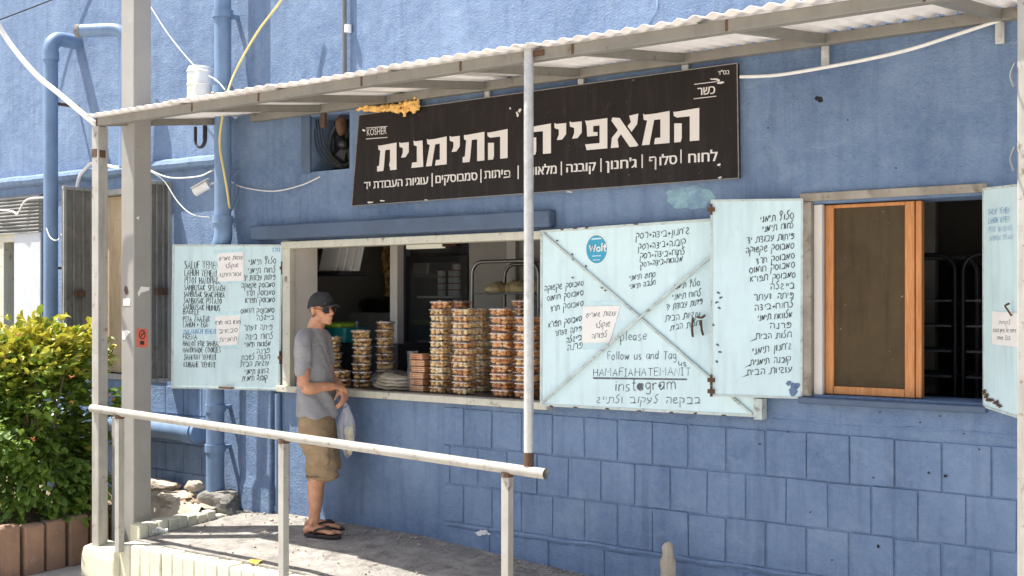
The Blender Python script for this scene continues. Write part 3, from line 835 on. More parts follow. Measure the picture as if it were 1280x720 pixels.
# right window: weathered outer frame, pine sash with insect screen
x0, x1, z0, z1 = rwin
mb = MB()
mb.box((x0 - .055, WY - .02, z0 - .01), (x0 + .012, WY + .10, z1 + .012)); mb.build('window_frame', M['oldwood'], B, bevel=.004)
mb = MB(); mb.box((x0 - .055, WY - .022, z1 + .014), (x1 + .02, WY + .10, z1 + .06)); mb.build('window_frame', M['oldwood'], B, bevel=.004)
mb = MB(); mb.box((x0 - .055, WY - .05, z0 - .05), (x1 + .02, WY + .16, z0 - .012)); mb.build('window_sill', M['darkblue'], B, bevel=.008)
mb = MB(); mb.box((x0 + .014, WY + .012, z0), (WX(1031, WY + .05), WY + .05, z1 - .004)); mb.build('window_liner', M['reveal'], B, bevel=.003)
sY = WY + .055
s0, s1 = WX(1031, sY), WX(1143, sY); sz0, sz1 = z0 + .004, z1 - .006
st = tag(MB().box((s0, sY, sz0), (s0 + .05, sY + .035, sz1)).box((s1 - .052, sY, sz0), (s1, sY + .035, sz1)).box((s0 + .05, sY + .001, sz1 - .02), (s1 - .052, sY + .034, sz1)).box((s0 + .05, sY + .001, sz0), (s1 - .052, sY + .034, sz0 + .045)).build('window_sash', M['pinewood'], B, bevel=.004))
MB().box((s0 + .045, sY + .015, sz0 + .04), (s1 - .047, sY + .019, sz1 - .016)).build('insect_screen', M['screen'], st, smooth=False)
MB().box((s0 + .27, sY + .022, sz0 + .04), (s0 + .30, sY + .03, sz1 - .016)).build('screen_bar', M['oldwood'], st)
s1b = WX(1154, sY + .04)
MB().box((s1 + .002, sY + .012, sz0), (s1b, sY + .06, sz1)).build('window_post', M['pinewood'], B, bevel=.003)
# fan hole
x0, x1, z0, z1 = vent
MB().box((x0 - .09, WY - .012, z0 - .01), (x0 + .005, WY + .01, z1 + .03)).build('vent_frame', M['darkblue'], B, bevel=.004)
MB().box((x0 + .001, WY + .25, z0 + .001), (x1 - .001, WY + .262, z1 - .001)).build('vent_shade_panel', M['void'], B, smooth=False)  # black sheet gives the dark depth of the hole behind the fan
# left bay: window board, louvre, grey sheet, frame
x0, x1, z0, z1 = lwin
MB().box((x0 - .05, WY - .015, z1 - .01), (x1 + .05, WY + .08, z1 + .045)).build('window_frame', M['oldmetal'], B, bevel=.005)
MB().box((x0 - .05, WY - .015, z0 - .05), (x1 + .05, WY + .10, z0)).build('window_frame', M['oldmetal'], B, bevel=.005)
MB().box((x0 + .02, WY + .06, z0 + .005), (x0 + .46, WY + .08, z1 - .015)).build('window_board', M['plywood'], B, bevel=.003)
MB().box((x0 + .465, WY + .055, z0 + .005), (x0 + .50, WY + .09, z1 - .015)).build('window_post', M['pinewood'], B, bevel=.003)
MB().box((x0 + .0, WY + .2, z0), (x1, WY + .215, z1)).build('dark_sheet', M['void'], B, smooth=False)  # matte black sheet standing for the shade in the gap beside the board
lv = MB()
lx0, lx1 = WX(-70), WX(54); lz0, lz1 = WZ(20, 293), WZ(20, 245)
lv.box((lx0, WY - .012, lz0), (lx1, WY + .004, lz1))
n = 11
for i in range(n):
    z = lz0 + (lz1 - lz0) * (i + .5) / n
    hh = (lz1 - lz0) / n * .42
    lv.hexa([(lx0, WY - .05, z - hh), (lx1, WY - .05, z - hh), (lx1, WY - .014, z - hh * .2), (lx0, WY - .014, z - hh * .2)],
            [(lx0, WY - .05, z - hh + .008), (lx1, WY - .05, z - hh + .008), (lx1, WY - .014, z + hh * .9), (lx0, WY - .014, z + hh * .9)])
lv.build('louvre_vent', M['oldmetal'], B, smooth=False)
MB().box((WX(21), WY - .03, -.05), (WX(54), WY - .004, WZ(40, 291))).build('metal_panel', M['sheet'], B, bevel=.005)
MB().box((WX(-60), WY - .02, -.05), (WX(7), WY + .1, WZ(5, 292))).box((WX(-60), WY - .018, WZ(10, 303)), (WX(21) - .003, WY + .1, WZ(10, 292) - .003)).build('door_frame', M['cream'], B, bevel=.004)
MB().box((dX0, WY + .12, -.05), (dX1, WY + .14, dwin[3] - .003)).build('dark_sheet', M['void'], B, smooth=False)  # matte black sheet closing the opening
# blue pier between pipe and window shutter
MB().box((WX(72), WY - .03, -.1), (WX(84), WY - .002, WZ(80, 250))).build('pier', M['blue'], B, bevel=.01)
# paint marks on the wall
wp = ((0, WY, 0), (0, 1, 0))
mb = MB(); outline_patch(mb, wp, (863, 247), 27, 16, .001, seed=4, jit=.22, n=70); mb.build('paint_patch', M['teal'], B, smooth=False)
wb = ((0, WY - .014, 0), (0, 1, 0))
for (px, py, rx, ry, sd) in ((602, 666, 6, 4, 1), (610, 667, 3, 1.5, 9)):
    mb = MB(); outline_patch(mb, wb, (px, py), rx, ry, .001, seed=sd, jit=.5); mb.build('bare_spot', M['chalk'], B, smooth=False)
for (px, py, rx, ry, sd) in ((1024, 124, 5, 4, 12), (1182, 595, 2, 2, 3), (1161, 591, 1.5, 1.5, 5), (1098, 683, 2, 2, 6)):
    mb = MB(); outline_patch(mb, wp if py < 300 else wb, (px, py), rx, ry, .001, seed=sd, jit=.4, n=12); mb.build('bolt_hole', M['void'], B, smooth=False)
for sd, (px, py) in enumerate(((1040, 700), (1092, 597), (1205, 542), (950, 555), (1224, 562), (985, 540), (1150, 528), (1013, 640), (1060, 150), (1120, 210), (960, 160), (1175, 520), (1100, 515))):
    mb = MB(); outline_patch(mb, wp if py < 530 else wb, (px, py), 1.3, .9, .0008, seed=sd + 60, jit=.5, n=10); mb.build('chip', M['void'], B, smooth=False)
# ------------------------------------------------------------------ shutters with hand written menus
def board(name, pts, plane, th, rim, parent=B, label=None):
    """a shutter leaf from its four photo corners (TL TR BR BL) on its plane"""
    pt, nrm = Vector(plane[0]), Vector(plane[1]).normalized()
    if nrm.dot(EYEV - pt) < 0: nrm = -nrm
    P = [onplane(x, y, pt, nrm) for x, y in pts]
    m = MB(); m.poly_prism([P[3], P[2], P[1], P[0]], -nrm * th)
    leaf = m.build(name, M['shutter'], parent, bevel=.003)
    if label: leaf["label"] = label
    f = MB()
    C = (P[0] + P[1] + P[2] + P[3]) / 4
    I = [p + (C - p).normalized() * rim * 1.4 for p in P]
    for i in range(4):
        j = (i + 1) % 4
        e = (P[j] - P[i]).normalized(); inn = (C - (P[i] + P[j]) / 2); inn = (inn - e * inn.dot(e)).normalized()
        a, b = P[i] + e * (rim if i % 2 else 0), P[j] - e * (rim if i % 2 else 0)
        f.poly_prism([a - inn * .002, b - inn * .002, b + inn * rim, a + inn * rim], nrm * .004)
    f.build('frame', M['shutterframe'], leaf, smooth=False)
    return leaf, P, nrm
def hinge(parent, plane, px, py, h=.05):
    pt, nrm = Vector(plane[0]), Vector(plane[1]).normalized()
    if nrm.dot(EYEV - pt) < 0: nrm = -nrm
    p = onplane(px, py, pt, nrm) + nrm * .008
    MB().tube([p + Vector((0, 0, -h)), p + Vector((0, 0, h))], .008, 8).box(p - Vector((.022, .004, .012)), p + Vector((.022, .004, .012))).build('hinge', M['rust'], parent)
def turned(px_h, px_e, h_h, h_e, Yh=WY - .02):
    """plane of a leaf hinged at px_h on the wall whose free edge shows h_e pixels tall against h_h"""
    d = ray(px_h, 375); zc = Yh / d.y; ph = d * zc
    de = ray(px_e, 375); ze = zc * h_h / h_e; pe = de * ze
    v = Vector((pe.x - ph.x, pe.y - ph.y, 0)).normalized()
    return (Vector((ph.x, ph.y, 0)), Vector((v.y, -v.x, 0)))
# left leaf
PL1 = turned(353, 216, 182, 179.2)
L1, _, n1 = board('window_shutter', [(216, 306), (353.5, 306), (349.5, 488), (214.5, 485)], PL1, .03, .012, label='turquoise shutter covered with the bilingual handwritten menu')
LEAF = L1
eng = [("SALUF YEMENI", 322, 336, 231, 276, 9.5), ("LAHUH YEMENI", 345, 346, 231, 271, 8), ("PITOT HANDMADE", 354, 355, 231, 276, 8),
       ("SAMBUSAK SPINACH", 362.5, 364, 230, 281, 7), ("SAMBUSAK SHAKSHUKA", 371, 372, 230, 280.5, 7), ("SAMBUSAK POTATO", 379, 380.5, 230, 277, 7),
       ("SAMBUSAK HUMUS", 386.5, 389, 229, 275, 7), ("BAGELE", 392.5, 393, 229, 249, 6.5), ("PITA ZAATAR", 402, 402, 229, 262, 6.5), ("LAHUH + EGG", 409, 409, 229, 260, 6.5),
       ("FRENA", 424, 424.5, 229, 246, 6.5), ("HALLOT FOR SHABAT", 432.5, 433, 229, 275, 6.5), ("HANDMADE COOKIES", 440.5, 440.5, 229, 276, 6.5), ("JAHNUN YEMENI", 450, 449.5, 230, 270, 6.5), ("KUBANE YEMENI", 459, 459, 230, 269, 6.5)]
for i, (s, yl, yr, xl, xr, h) in enumerate(eng):
    if s == "SALUF YEMENI": yl, yr = 336, 336
    wr(LEAF, M['ink'], s, LAT, PL1, (xl, yl), (xr, yr), h, 1.15, seed=i, curve=False)
wr(LEAF, M['inkblue'], "MALAWACH YEMENI", LAT, PL1, (230, 417.5), (270, 417), 6, 1.1, seed=40, curve=False)
heb = [("סלוף תימני", 330, 311, 345, 6), ("לחוח תימני", 341, 310, 344, 6), ("פיתות עבודת יד", 350, 305, 344, 6), ("סמבוסק שקשוקה", 359.5, 302, 343, 5.5), ("סמבוסק תרד", 369, 308, 343, 5.5),
       ("סמבוסק תפו\"א", 378, 307, 343, 5.5), ("סמבוסק חומוס", 391, 301, 343, 5.5), ("בייגלה", 400, 321, 342, 5.5), ("פיתה זעתר", 412.5, 305, 340, 6), ("לחוח ביצה", 424, 307, 341, 6),
       ("מלוואח תימני", 433, 306, 338, 5.5), ("פרנה", 441.5, 321, 337, 5.5), ("חלות לשבת", 449.5, 302, 337, 5.5), ("עוגיות הבית", 457.5, 301, 336, 5.5), ("ג'חנון תימני", 467, 306, 336, 5.5), ("קובנה תימנית", 475.5, 303, 334, 5.5)]
for i, (s, y, xl, xr, h) in enumerate(heb):
    wr(LEAF, M['ink'], s, HEB, PL1, (xl, y + .6), (xr, y - .6), h, 1.1, seed=i + 60)
wr(LEAF, M['inkblue'], "בס\"ד", HEB, PL1, (340, 314.5), (350, 314), 4.5, .9, seed=90)
for pts in ([(267, 313), (309, 311), (309, 316), (267, 318)], [(270, 351), (306, 349), (306, 354), (270, 356)], [(266, 390), (304, 388), (303, 394), (266, 395)], [(277, 431), (300, 430), (300, 436), (277, 437)]):
    m = MB(); px_quad(m, PL1, pts, .0012, .0006); m.build('tape', M['tape'], L1, smooth=False)
hinge(L1, PL1, 353, 335); hinge(L1, PL1, 350.5, 447)
MB().box(onplane(282, 484, *PL1) - Vector((.05, .03, .008)), onplane(282, 484, *PL1) + Vector((.09, .01, .004))).build('latch', M['rust'], L1)
def paper(pts, plane, lines, label, mat=M['paper']):
    m = MB(); px_quad(m, plane, pts, .0028, .0012)
    o = m.build('paper_note', mat, smooth=False); tag(o, label, 'notice', 'handwritten paper notes taped to the shutters')
    for i, (s, a, b, h, w) in enumerate(lines):
        wr(o, M['inkgrey'], s, HEB, plane, a, b, h, w, lift=.0052, seed=i + 7)
    return o
paper([(272, 317), (304.5, 315), (305, 351), (273, 352)], PL1, [("עוגות שמרים", (274, 326), (303, 324), 4.2, 1), ("שוקולד", (282, 335), (298, 334), 4, 1), ("מארוחתנו", (275, 346), (302, 345), 4.4, 1)], 'square white paper note near the top of the left turquoise menu shutter')
paper([(269, 395), (301, 394), (297, 431), (274, 432)], PL1, [("חדש בוס חדש", (269.5, 405.5), (300, 404.5), 4, 1), ("סבאיב", (274, 416.5), (297, 415), 4.6, 1), ("תימניות", (275, 427.5), (296, 425.5), 4.6, 1)], 'tapering white paper note in the lower middle of the left menu shutter')
# big middle leaf lying open against the wall, with crossed braces
PL2 = (Vector((0, WY - .075, 0)), Vector((0, 1, 0)))
L2, P2, n2 = board('window_shutter', [(676, 288.5), (952, 269), (945, 521), (675.5, 507)], PL2, .03, .014, label='large turquoise shutter with crossed braces')
def brace(a, b, lift):
    A = onplane(*a, *PL2) + n2 * lift; Bv = onplane(*b, *PL2) + n2 * lift
    m = MB(); m.bar(A, Bv, .016, .014, n2); m.build('brace', M['shutterframe'], L2, bevel=.003)
brace((679, 291), (941, 518), .009); brace((679, 504), (941, 277), .024)
LEAF = L2; tg = MB()
tl = [("ג'חנון+ביצה+רסק", 795, 299, 861, 292, 7), ("קובנה+ביצה+רסק", 798, 312.5, 857, 306, 7), ("לחוח+ביצה+רסק", 800, 323.5, 856, 318, 6.5), ("מלוואח+ביצה+רסק", 801, 334, 853, 327, 6), ("סחוג תימני", 787, 350.5, 819, 346, 5.5), ("חלבה תימני", 787, 361, 819, 356, 5.5),
      ("סלוף תימני", 843, 361.5, 875, 357, 6), ("לחוח תימני", 841, 374.5, 876, 370, 6), ("פיתות עבודת יד", 833, 388, 878, 380, 6.5), ("עוגיות הבית", 832, 402, 875, 396, 6.5), ("חלות הבית", 838, 413, 874, 407, 6),
      ("סמבוסק שקשוקה", 681, 364, 729, 357, 6), ("סמבוסק חומוס", 684, 376.5, 729, 369, 6), ("סמבוסק תרד", 688, 389.5, 729, 382, 6), ("סמבוסק תפו\"א", 686, 409.5, 727, 401, 6), ("פיתה זעתר", 694, 420, 727, 413.5, 6), ("בייגלה", 708, 429, 727, 424.5, 6), ("פרנה", 709, 439, 728, 434.5, 6.5)]
for i, (s, xl, yl, xr, yr, h) in enumerate(tl):
    wr(LEAF, M['ink'], s, HEB, PL2, (xl, yl), (xr, yr), h, 1.25, seed=i + 200)
wr(LEAF, M['inkgrey'], "please", LAT, PL2, (776, 426), (808, 425), 11, 1.2, seed=1)
wr(LEAF, M['inkgrey'], "Follow us and Tag", LAT, PL2, (760, 449.5), (845, 449), 10, 1.2, seed=2)
wr(LEAF, M['inkgrey'], "us", LAT, PL2, (848, 455), (858, 459), 8, 1.3, seed=3)
wr(LEAF, M['inkgrey'], "HAMAFIAHATEMANIT", LAT, PL2, (742, 470), (863, 469.5), 9.5, 1.1, seed=4, curve=False)
px_quad(tg, PL2, [(741, 471.5), (742, 473.6), (800, 474.5), (859, 475.2), (859, 473.2), (800, 472.4)], .0015, .0006)
wr(LEAF, M['inkgrey'], "instagram", LAT, PL2, (769, 489), (844, 486), 14, 1.5, seed=5)
tg.build('underline', M['inkgrey'], L2, smooth=False); tg = MB(); outline_patch(tg, PL2, (799.5, 483), 3.6, 4, .002, .0004, seed=2, jit=.15); outline_patch(tg, PL2, (825, 482), 2.2, 2, .002, .0004, seed=6, jit=.2)
wr(LEAF, M['inkgrey'], "בבקשה לעקוב ולתייג", HEB, PL2, (746, 503.5), (875, 504.5), 7.5, 1.3, seed=300)
tg.build('lettering', M['inkgrey'], L2, smooth=False)
def disc_px(plane, c, rx, ry, lift, th, mat, name, parent, n=40):
    m = MB(); px_quad(m, plane, [(c[0] + rx * math.cos(2 * math.pi * k / n), c[1] - ry * math.sin(2 * math.pi * k / n)) for k in range(n)], lift, th)
    return m.build(name, mat, parent, smooth=False)
disc_px(PL2, (746, 311.3), 14, 19, .0012, .0008, M['paper'], 'sticker_rim', L2)
sk = disc_px(PL2, (746, 311.6), 12.9, 17.6, .0022, .0008, M['bluesticker'], 'round_sticker', L2)
m = MB()
for st in ([(737.6, 307.4), (739.2, 315), (741.2, 308.8), (743, 315), (745, 306.6)], [(749, 309.5), (746.6, 311), (746.6, 314), (749, 315), (750.6, 313), (750.6, 310.5), (749, 309.5)], [(753.2, 304.5), (752.8, 314.8)], [(757, 305.5), (756.2, 313), (757.8, 315)], [(754.6, 309), (759, 308.6)]):
    pts = [onplane(x, y - .8, *PL2) + n2 * .0042 for x, y in st]
    m.tube(pts, .0052, 6)
m.build('sticker_lettering', M['paper'], L2, smooth=False)
m = MB(); px_quad(m, PL2, [(740.5, 319.6), (751.5, 319), (751.5, 320.2), (740.5, 320.8)], .0036, .0005); px_quad(m, PL2, [(741.5, 324.6), (750.5, 324.2), (750.5, 325.2), (741.5, 325.6)], .0036, .0005)
px_quad(m, PL2, [(739, 300), (753, 298.8), (751, 297), (741, 297.8)], .0036, .0005); m.build('sticker_lettering', M['tape'], L2, smooth=False)
paper([(729, 383), (776, 382), (762.5, 428), (728, 428)], PL2, [("עוגות שמרים", (733, 397), (770, 394), 5, 1.1), ("שוקולד", (745, 410), (763, 408), 5.4, 1.1), ("לפותה", (740, 423), (759, 421), 5.4, 1.1)], 'slanting white paper note taped on the large middle shutter with crossed braces')
for pts in ([(737, 377), (775, 375.5), (775, 380), (737, 381)], [(729, 430), (760, 429), (758, 436), (729, 437)]): m = MB(); px_quad(m, PL2, pts, .0012, .0006); m.build('tape', M['tape'], L2, smooth=False)
MB().box(onplane(948, 511, *PL2) - Vector((.02, .02, .06)), onplane(948, 511, *PL2) + Vector((.03, .05, .06))).build('hinge', M['shutterframe'], L2, bevel=.003)
# paint chips and bolts on the edge
for i, (x, y) in enumerate(((703, 286.8), (720, 285.5), (734, 284.6), (795, 280.3), (697, 301), (716, 318), (733, 333), (753, 360), (757, 363), (716, 347), (690, 508), (720, 509), (760, 511), (800, 513.5), (840, 515.5), (870, 516.5), (905, 519))):
    m = MB(); outline_patch(m, PL2, (x, y), 2.6 if y < 300 or y > 500 else 1.4, 1.1, .0055, .0006, seed=i, jit=.6, n=10); m.build('paint_chip', M['rust'], L2, smooth=False)
m = MB()
for k, (pts) in enumerate(([(869, 397), (868, 410), (869, 421)], [(874, 396), (880, 397), (884, 394)], [(879, 400), (880, 412), (882, 419)])):
    m.tube(smoothpath([onplane(x, y, *PL2) + n2 * .03 for x, y in pts], 4), .007, 6)
m.build('latch', M['rust'], L2)
# menu leaf left of the right window, standing off the wall
PL3 = turned(1003.5, 887, 247.5, 244.5)
L3, P3, n3 = board('window_shutter', [(888.5, 250), (1003.5, 248.5), (1002.5, 498), (888, 495)], PL3, .03, .010, label='tall turquoise shutter with a long handwritten menu')
LEAF = L3; t = MB()
tl = [("סלוף תימני", 950, 278, 992, 273.5, 7), ("לחוח תימני", 953, 290, 992, 284.5, 6.5), ("פיתות עבודת יד", 934, 304, 992, 298.5, 7), ("סמבוסק שקשוקה", 932, 316.5, 992, 310.5, 6.5), ("סמבוסק תרד", 945, 330, 993, 323, 6.5),
      ("סמבוסק חומוס", 937, 341.5, 993, 334.5, 6.5), ("סמבוסק תפו\"א", 938, 352.5, 994, 346.5, 6.5), ("בייגלה", 963, 362, 993, 360.5, 6.5), ("פיתה זעתר", 942, 375.5, 992, 372, 6.5), ("לחוח+ביצה", 943, 388.5, 991, 384, 6.5), ("מלוואח תימני", 947, 401, 990, 396.5, 6.5), ("פרנה", 962, 410.5, 989, 410, 6.5),
      ("חלות הבית", 945, 424, 989, 421.5, 6.5), ("ג'חנון תימני", 940, 443, 989, 436, 7), ("קובנה תימנית", 938, 456.5, 988, 452, 6.5), ("עוגיות הבית", 934, 469, 989, 465, 6.5)]
for i, (s, xl, yl, xr, yr, h) in enumerate(tl):
    wr(LEAF, M['ink'], s, HEB, PL3, (xl, yl), (xr, yr), h, 1.35, seed=i + 400)
for (a, b, c) in (((937, 427), (945, 423), (945, 424.5)), ((930, 459.5), (939, 455), (939, 456.6)), ((926, 472), (936, 467.5), (936, 469))): px_quad(t, PL3, [a, b, c], .002, .0005)
t.build('flourish', M['ink'], L3, smooth=False)
for i, (x, y, rx, ry) in enumerate(((992, 487, 6, 8), (986, 479, 3, 3.5), (997, 482, 3.5, 3))): m = MB(); outline_patch(m, PL3, (x, y), rx, ry, .0014, .0006, seed=i + 20, jit=.35); m.build('paint_patch', M['blue'], L3, smooth=False)
for i, (x, y) in enumerate(((898, 366), (901, 372), (896, 378), (899, 385), (891, 406), (897, 431), (900, 440), (896, 452))): m = MB(); outline_patch(m, PL3, (x, y), 2.0, 1.4, .0014, .0005, seed=i + 30, jit=.6, n=12); m.build('scuff', M['inkgrey'], L3, smooth=False)
for (x, y) in ((889, 262), (889, 475), (889, 489)): hinge(L3, PL3, x, y, .03)
# rightmost leaf, folded towards the street
PL4 = turned(1229, 1271, 273, 291.5)
pe = [(1229, 235.5), (1284, 229), (1284, 526), (1229.5, 508.5)]
L4, P4, n4 = board('window_shutter', pe, PL4, .03, .010, label='narrow turquoise shutter half open beside the right post')
LEAF = L4
wr(LEAF, M['inkblue'], "SALUF YEMEN", LAT, PL4, (1236, 268.5), (1262, 266), 7, 1.1, seed=1, curve=False); wr(LEAF, M['inkblue'], "LAHUH YEMEN", LAT, PL4, (1236, 279.5), (1262, 277), 7, 1.1, seed=2, curve=False)
wr(LEAF, M['inkfaint'], "PITOT HANDMADE", LAT, PL4, (1236, 291), (1266, 288), 7, 1.1, seed=3, curve=False); wr(LEAF, M['inkfaint'], "SAMBUSAK SPINACH", LAT, PL4, (1237, 301), (1266, 299), 6, 1.0, seed=4, curve=False)
m = MB(); px_quad(m, PL4, [(1241, 389), (1273, 391), (1273, 434), (1241, 430)], .0028, .0012)
o = tag(m.build('paper_note', M['paper'], smooth=False), 'white printed notice on the narrow shutter beside the right post', 'notice', 'handwritten paper notes taped to the shutters')
for i, (s, a, b) in enumerate((("לקוחות", (1250, 405), (1264, 405.5)), ("פיתות של תימן בשבת", (1243, 414.5), (1271, 415.5)), ("בכל שעות", (1248, 424), (1264, 425)))): wr(o, M['ink'], s, HEB, PL4, a, b, 3.6, .9, lift=.0052, seed=i)
for i, (x, y) in enumerate(((1234, 495), (1240, 500), (1246, 503), (1237, 500), (1231, 490), (1250, 507))): m = MB(); outline_patch(m, PL4, (x, y), 3, 2.6, .0056, .0006, seed=i + 70, jit=.6, n=14); m.build('paint_chip', M['rust'], L4, smooth=False)
p = onplane(1267, 387, *PL4) + n4 * .01
MB().tube(smoothpath([p + Vector((0, 0, -.03)), p + n4 * .02, p + n4 * .02 + Vector((-.01, 0, .018)), p + Vector((-.01, 0, .03))], 4), .005, 8).build('handle', M['rust'], L4)
# left bay metal shutters standing out from the wall
def bayshutter(px_h, py0, py1, wpx, ang, mat, flip):
    h = W(px_h, 375); z0, z1 = WZ(px_h, py1), WZ(px_h, py0)
    d = Vector((math.sin(ang), -math.cos(ang), 0)); n = Vector((math.cos(ang), math.sin(ang), 0)) * flip
    w = wpx
    m = MB(); a = Vector((h.x, WY - .02, z0)); b = a + d * w
    m.hexa([a, b, b + n * .006, a + n * .006], [p_ + Vector((0, 0, z1 - z0)) for p_ in (a, b, b + n * .006, a + n * .006)])
    leaf = m.build('metal_shutter', mat, B, smooth=False)
    f = MB()
    for k in range(2):
        c = a + d * (w * k * .9 + .012) + n * .018
        f.bar(c, c + Vector((0, 0, z1 - z0)), .028, .028, d)
    for k in range(2):
        c = a + d * (w * (.35 + .3 * k)) + n * .014
        MB().bar(c, c + Vector((0, 0, z1 - z0)), .035, .016, d).build('rib', M['bay'], leaf, bevel=.003)
    for zz in (z0 + .014, z1 - .014):
        f.bar(a + n * .019 + Vector((0, 0, zz - z0)), b + n * .019 + Vector((0, 0, zz - z0)), .024, .030)
    f.build('rib', M['oldmetal'], leaf, bevel=.003)
    m = MB(); c = (a + b) / 2 + n * .04 + Vector((0, 0, (z1 - z0) * .45)); m.box(c - Vector((.02, .05, .03)), c + Vector((.02, .05, .03))); m.build('latch', M['rust'], leaf, bevel=.004)
bayshutter(118, 236, 474, .30, -.05, M['bay'], 1)
bayshutter(214, 228, 476, .20, -.12, M['bay'], 1)

# ------------------------------------------------------------------ shop sign
SY = WY - .045
spl = (Vector((0, SY, 0)), Vector((0, 1, 0)))
corners = [W(449, 144, SY), W(921.5, 79, SY), W(923.5, 222.5, SY), W(440, 257.5, SY)]
S = thing('shop_sign', ((corners[0].x + corners[1].x) / 2, WY, min(c.z for c in corners)), 'long dark brown shop sign with bold off white Hebrew lettering under the awning', 'sign')
m = MB(); m.poly_prism([corners[3], corners[2], corners[1], corners[0]], Vector((0, .03, 0))); m.build('panel', M['sign'], S, bevel=.003)
m = MB()
for i in range(4):
    a, b = corners[i], corners[(i + 1) % 4]; m.bar(a + Vector((0, -.001, 0)), b + Vector((0, -.001, 0)), .005, .006, (0, 1, 0))
m.build('edge_trim', M['signedge'], S, smooth=False)
BIG = {  # heavy flag-topped letter shapes in a unit-high box
'ה': (.86, ["0,1.0 .09,.99 .86,1.04 .86,0 .55,0 .55,.80 .12,.80 .02,.86", ".03,.62 .28,.60 .28,.12 .24,0 .03,0"]),
'מ': (.95, [".04,1.04 .10,1.0 .42,1.0 .95,1.04 .95,0 .42,0 .46,.2 .64,.2 .64,.80 .42,.80 .26,0 0,0 .18,.80 .06,.84"]),
'א': (.98, [".06,1.02 .32,.98 .98,.02 .92,-.02 .68,-.02 .36,.44 .24,.28 .28,0 0,0 .04,.34 .26,.58 .02,.92", ".66,1.02 .98,1.06 .94,.72 .74,.48 .60,.68 .72,.80"]),
'פ': (.82, ["0,1.02 .08,1.0 .82,1.02 .82,0 .06,0 0,.2 .54,.2 .54,.80 .30,.80 .30,.60 .46,.58 .46,.46 .08,.46 .06,.80"]),
'י': (.46, ["0,1.04 .10,1.0 .46,1.0 .46,.62 .30,.44 .10,.44 .18,.62 .18,.80 .02,.86"]),
'ת': (.95, [".06,1.02 .14,1.0 .95,1.04 .95,0 .64,0 .64,.80 .40,.80 .34,.22 .30,0 0,0 0,.2 .10,.22 .16,.80 .06,.86"]),
'נ': (.56, [".10,1.04 .18,1.0 .52,1.0 .56,0 0,0 .04,.2 .26,.2 .26,.80 .12,.86"]),
}
def earclip_faces(mb, pts3, off):
    mb.poly_prism(pts3, off)
def bigword(mb, word, L, R, htop):
    a = W(*L, SY); b = W(*R, SY)
    tot = sum(BIG[c][0] for c in word) + .13 * (len(word) - 1)
    ux = (b - a) / tot
    x = 0
    up = Vector((0, 0, htop))
    for ch in word[::-1]:
        w, polys = BIG[ch]
        for s in polys:
            P = [tuple(map(float, q.split(','))) for q in s.split()]
            pts = [a + ux * (x + px) + up * py + Vector((0, -.0025, 0)) for px, py in P]
            mb.poly_prism(pts[::-1], Vector((0, -.003, 0)))
        x += w + .13
m = MB()
hb = (W(870, 136, SY) - W(870, 175, SY)).z
bigword(m, "המאפייה", (662, 194), (874.5, 175.5), hb * 1.0)
m.build('title_lettering', M['letter'], S, smooth=False); m = MB()
bigword(m, "התימנית", (472, 214.5), (635, 197.5), hb * 1.0)
m.build('title_lettering', M['letter'], S, smooth=False)
def fonttext(mb, s, L, R, hpx, bold=.006, heb=True, Y=SY, lift=.003):
    c = bpy.data.curves.new('tmp', 'FONT'); c.body = s[::-1] if heb else s; c.size = 1; c.offset = bold; c.resolution_u = 3
    o_ = bpy.data.objects.new('tmp', c); COL.objects.link(o_)
    ev = o_.evaluated_get(bpy.context.evaluated_depsgraph_get()); me = ev.to_mesh()
    vs = [v.co.copy() for v in me.vertices]; fs = [tuple(p.vertices) for p in me.polygons]
    ev.to_mesh_clear(); bpy.data.objects.remove(o_); bpy.data.curves.remove(c)
    x0 = min(v.x for v in vs); x1 = max(v.x for v in vs)
    H = .6 if heb else .7
    a = W(*L, Y); b = W(*R, Y); ux = (b - a) / (x1 - x0)
    mid = ((L[0] + R[0]) / 2, (L[1] + R[1]) / 2)
    hz = (W(mid[0], mid[1] - hpx, Y) - W(*mid, Y)).z / H
    for q_, dx in enumerate((0, .022, -.022) if heb else (0,)):
        mb.add([a + ux * (v.x - x0 + dx) + Vector((0, -lift - .0003 * q_, hz * v.y)) for v in vs], fs)
m = MB()
segs = [("לחוח", 861, 203.5, 897, 201, 11.2), ("ג'חנון", 758, 212, 796, 209.3, 10.6), ("קובנה", 708.5, 215.5, 745, 213, 10.2), ("מלאווח", 657, 219.5, 696, 216.8, 10), ("יתות", 606, 223.3, 628.6, 221.7, 9.6), ("סמבוסקים", 545, 229, 597, 224.8, 9.4), ("עוגיות העבודת יד", 455.5, 236.6, 535.5, 230, 9)]
for s, xl, yl, xr, yr, h in segs:
    m = MB(); fonttext(m, s, (xl, yl), (xr, yr), h); m.build('list_lettering', M['letter'], S, smooth=False)
for x, y in ((851.5, 193), (803, 199), (751.5, 204), (702, 208), (648, 213), (601.5, 217.5), (540.5, 222.5)):
    m = MB(); px_quad(m, spl, [(x - .7, y + 11), (x + .8, y + 11), (x + .8, y - 6), (x - .7, y - 6)], .0028, .0006); m.build('divider', M['letter'], S, smooth=False)
m = MB()
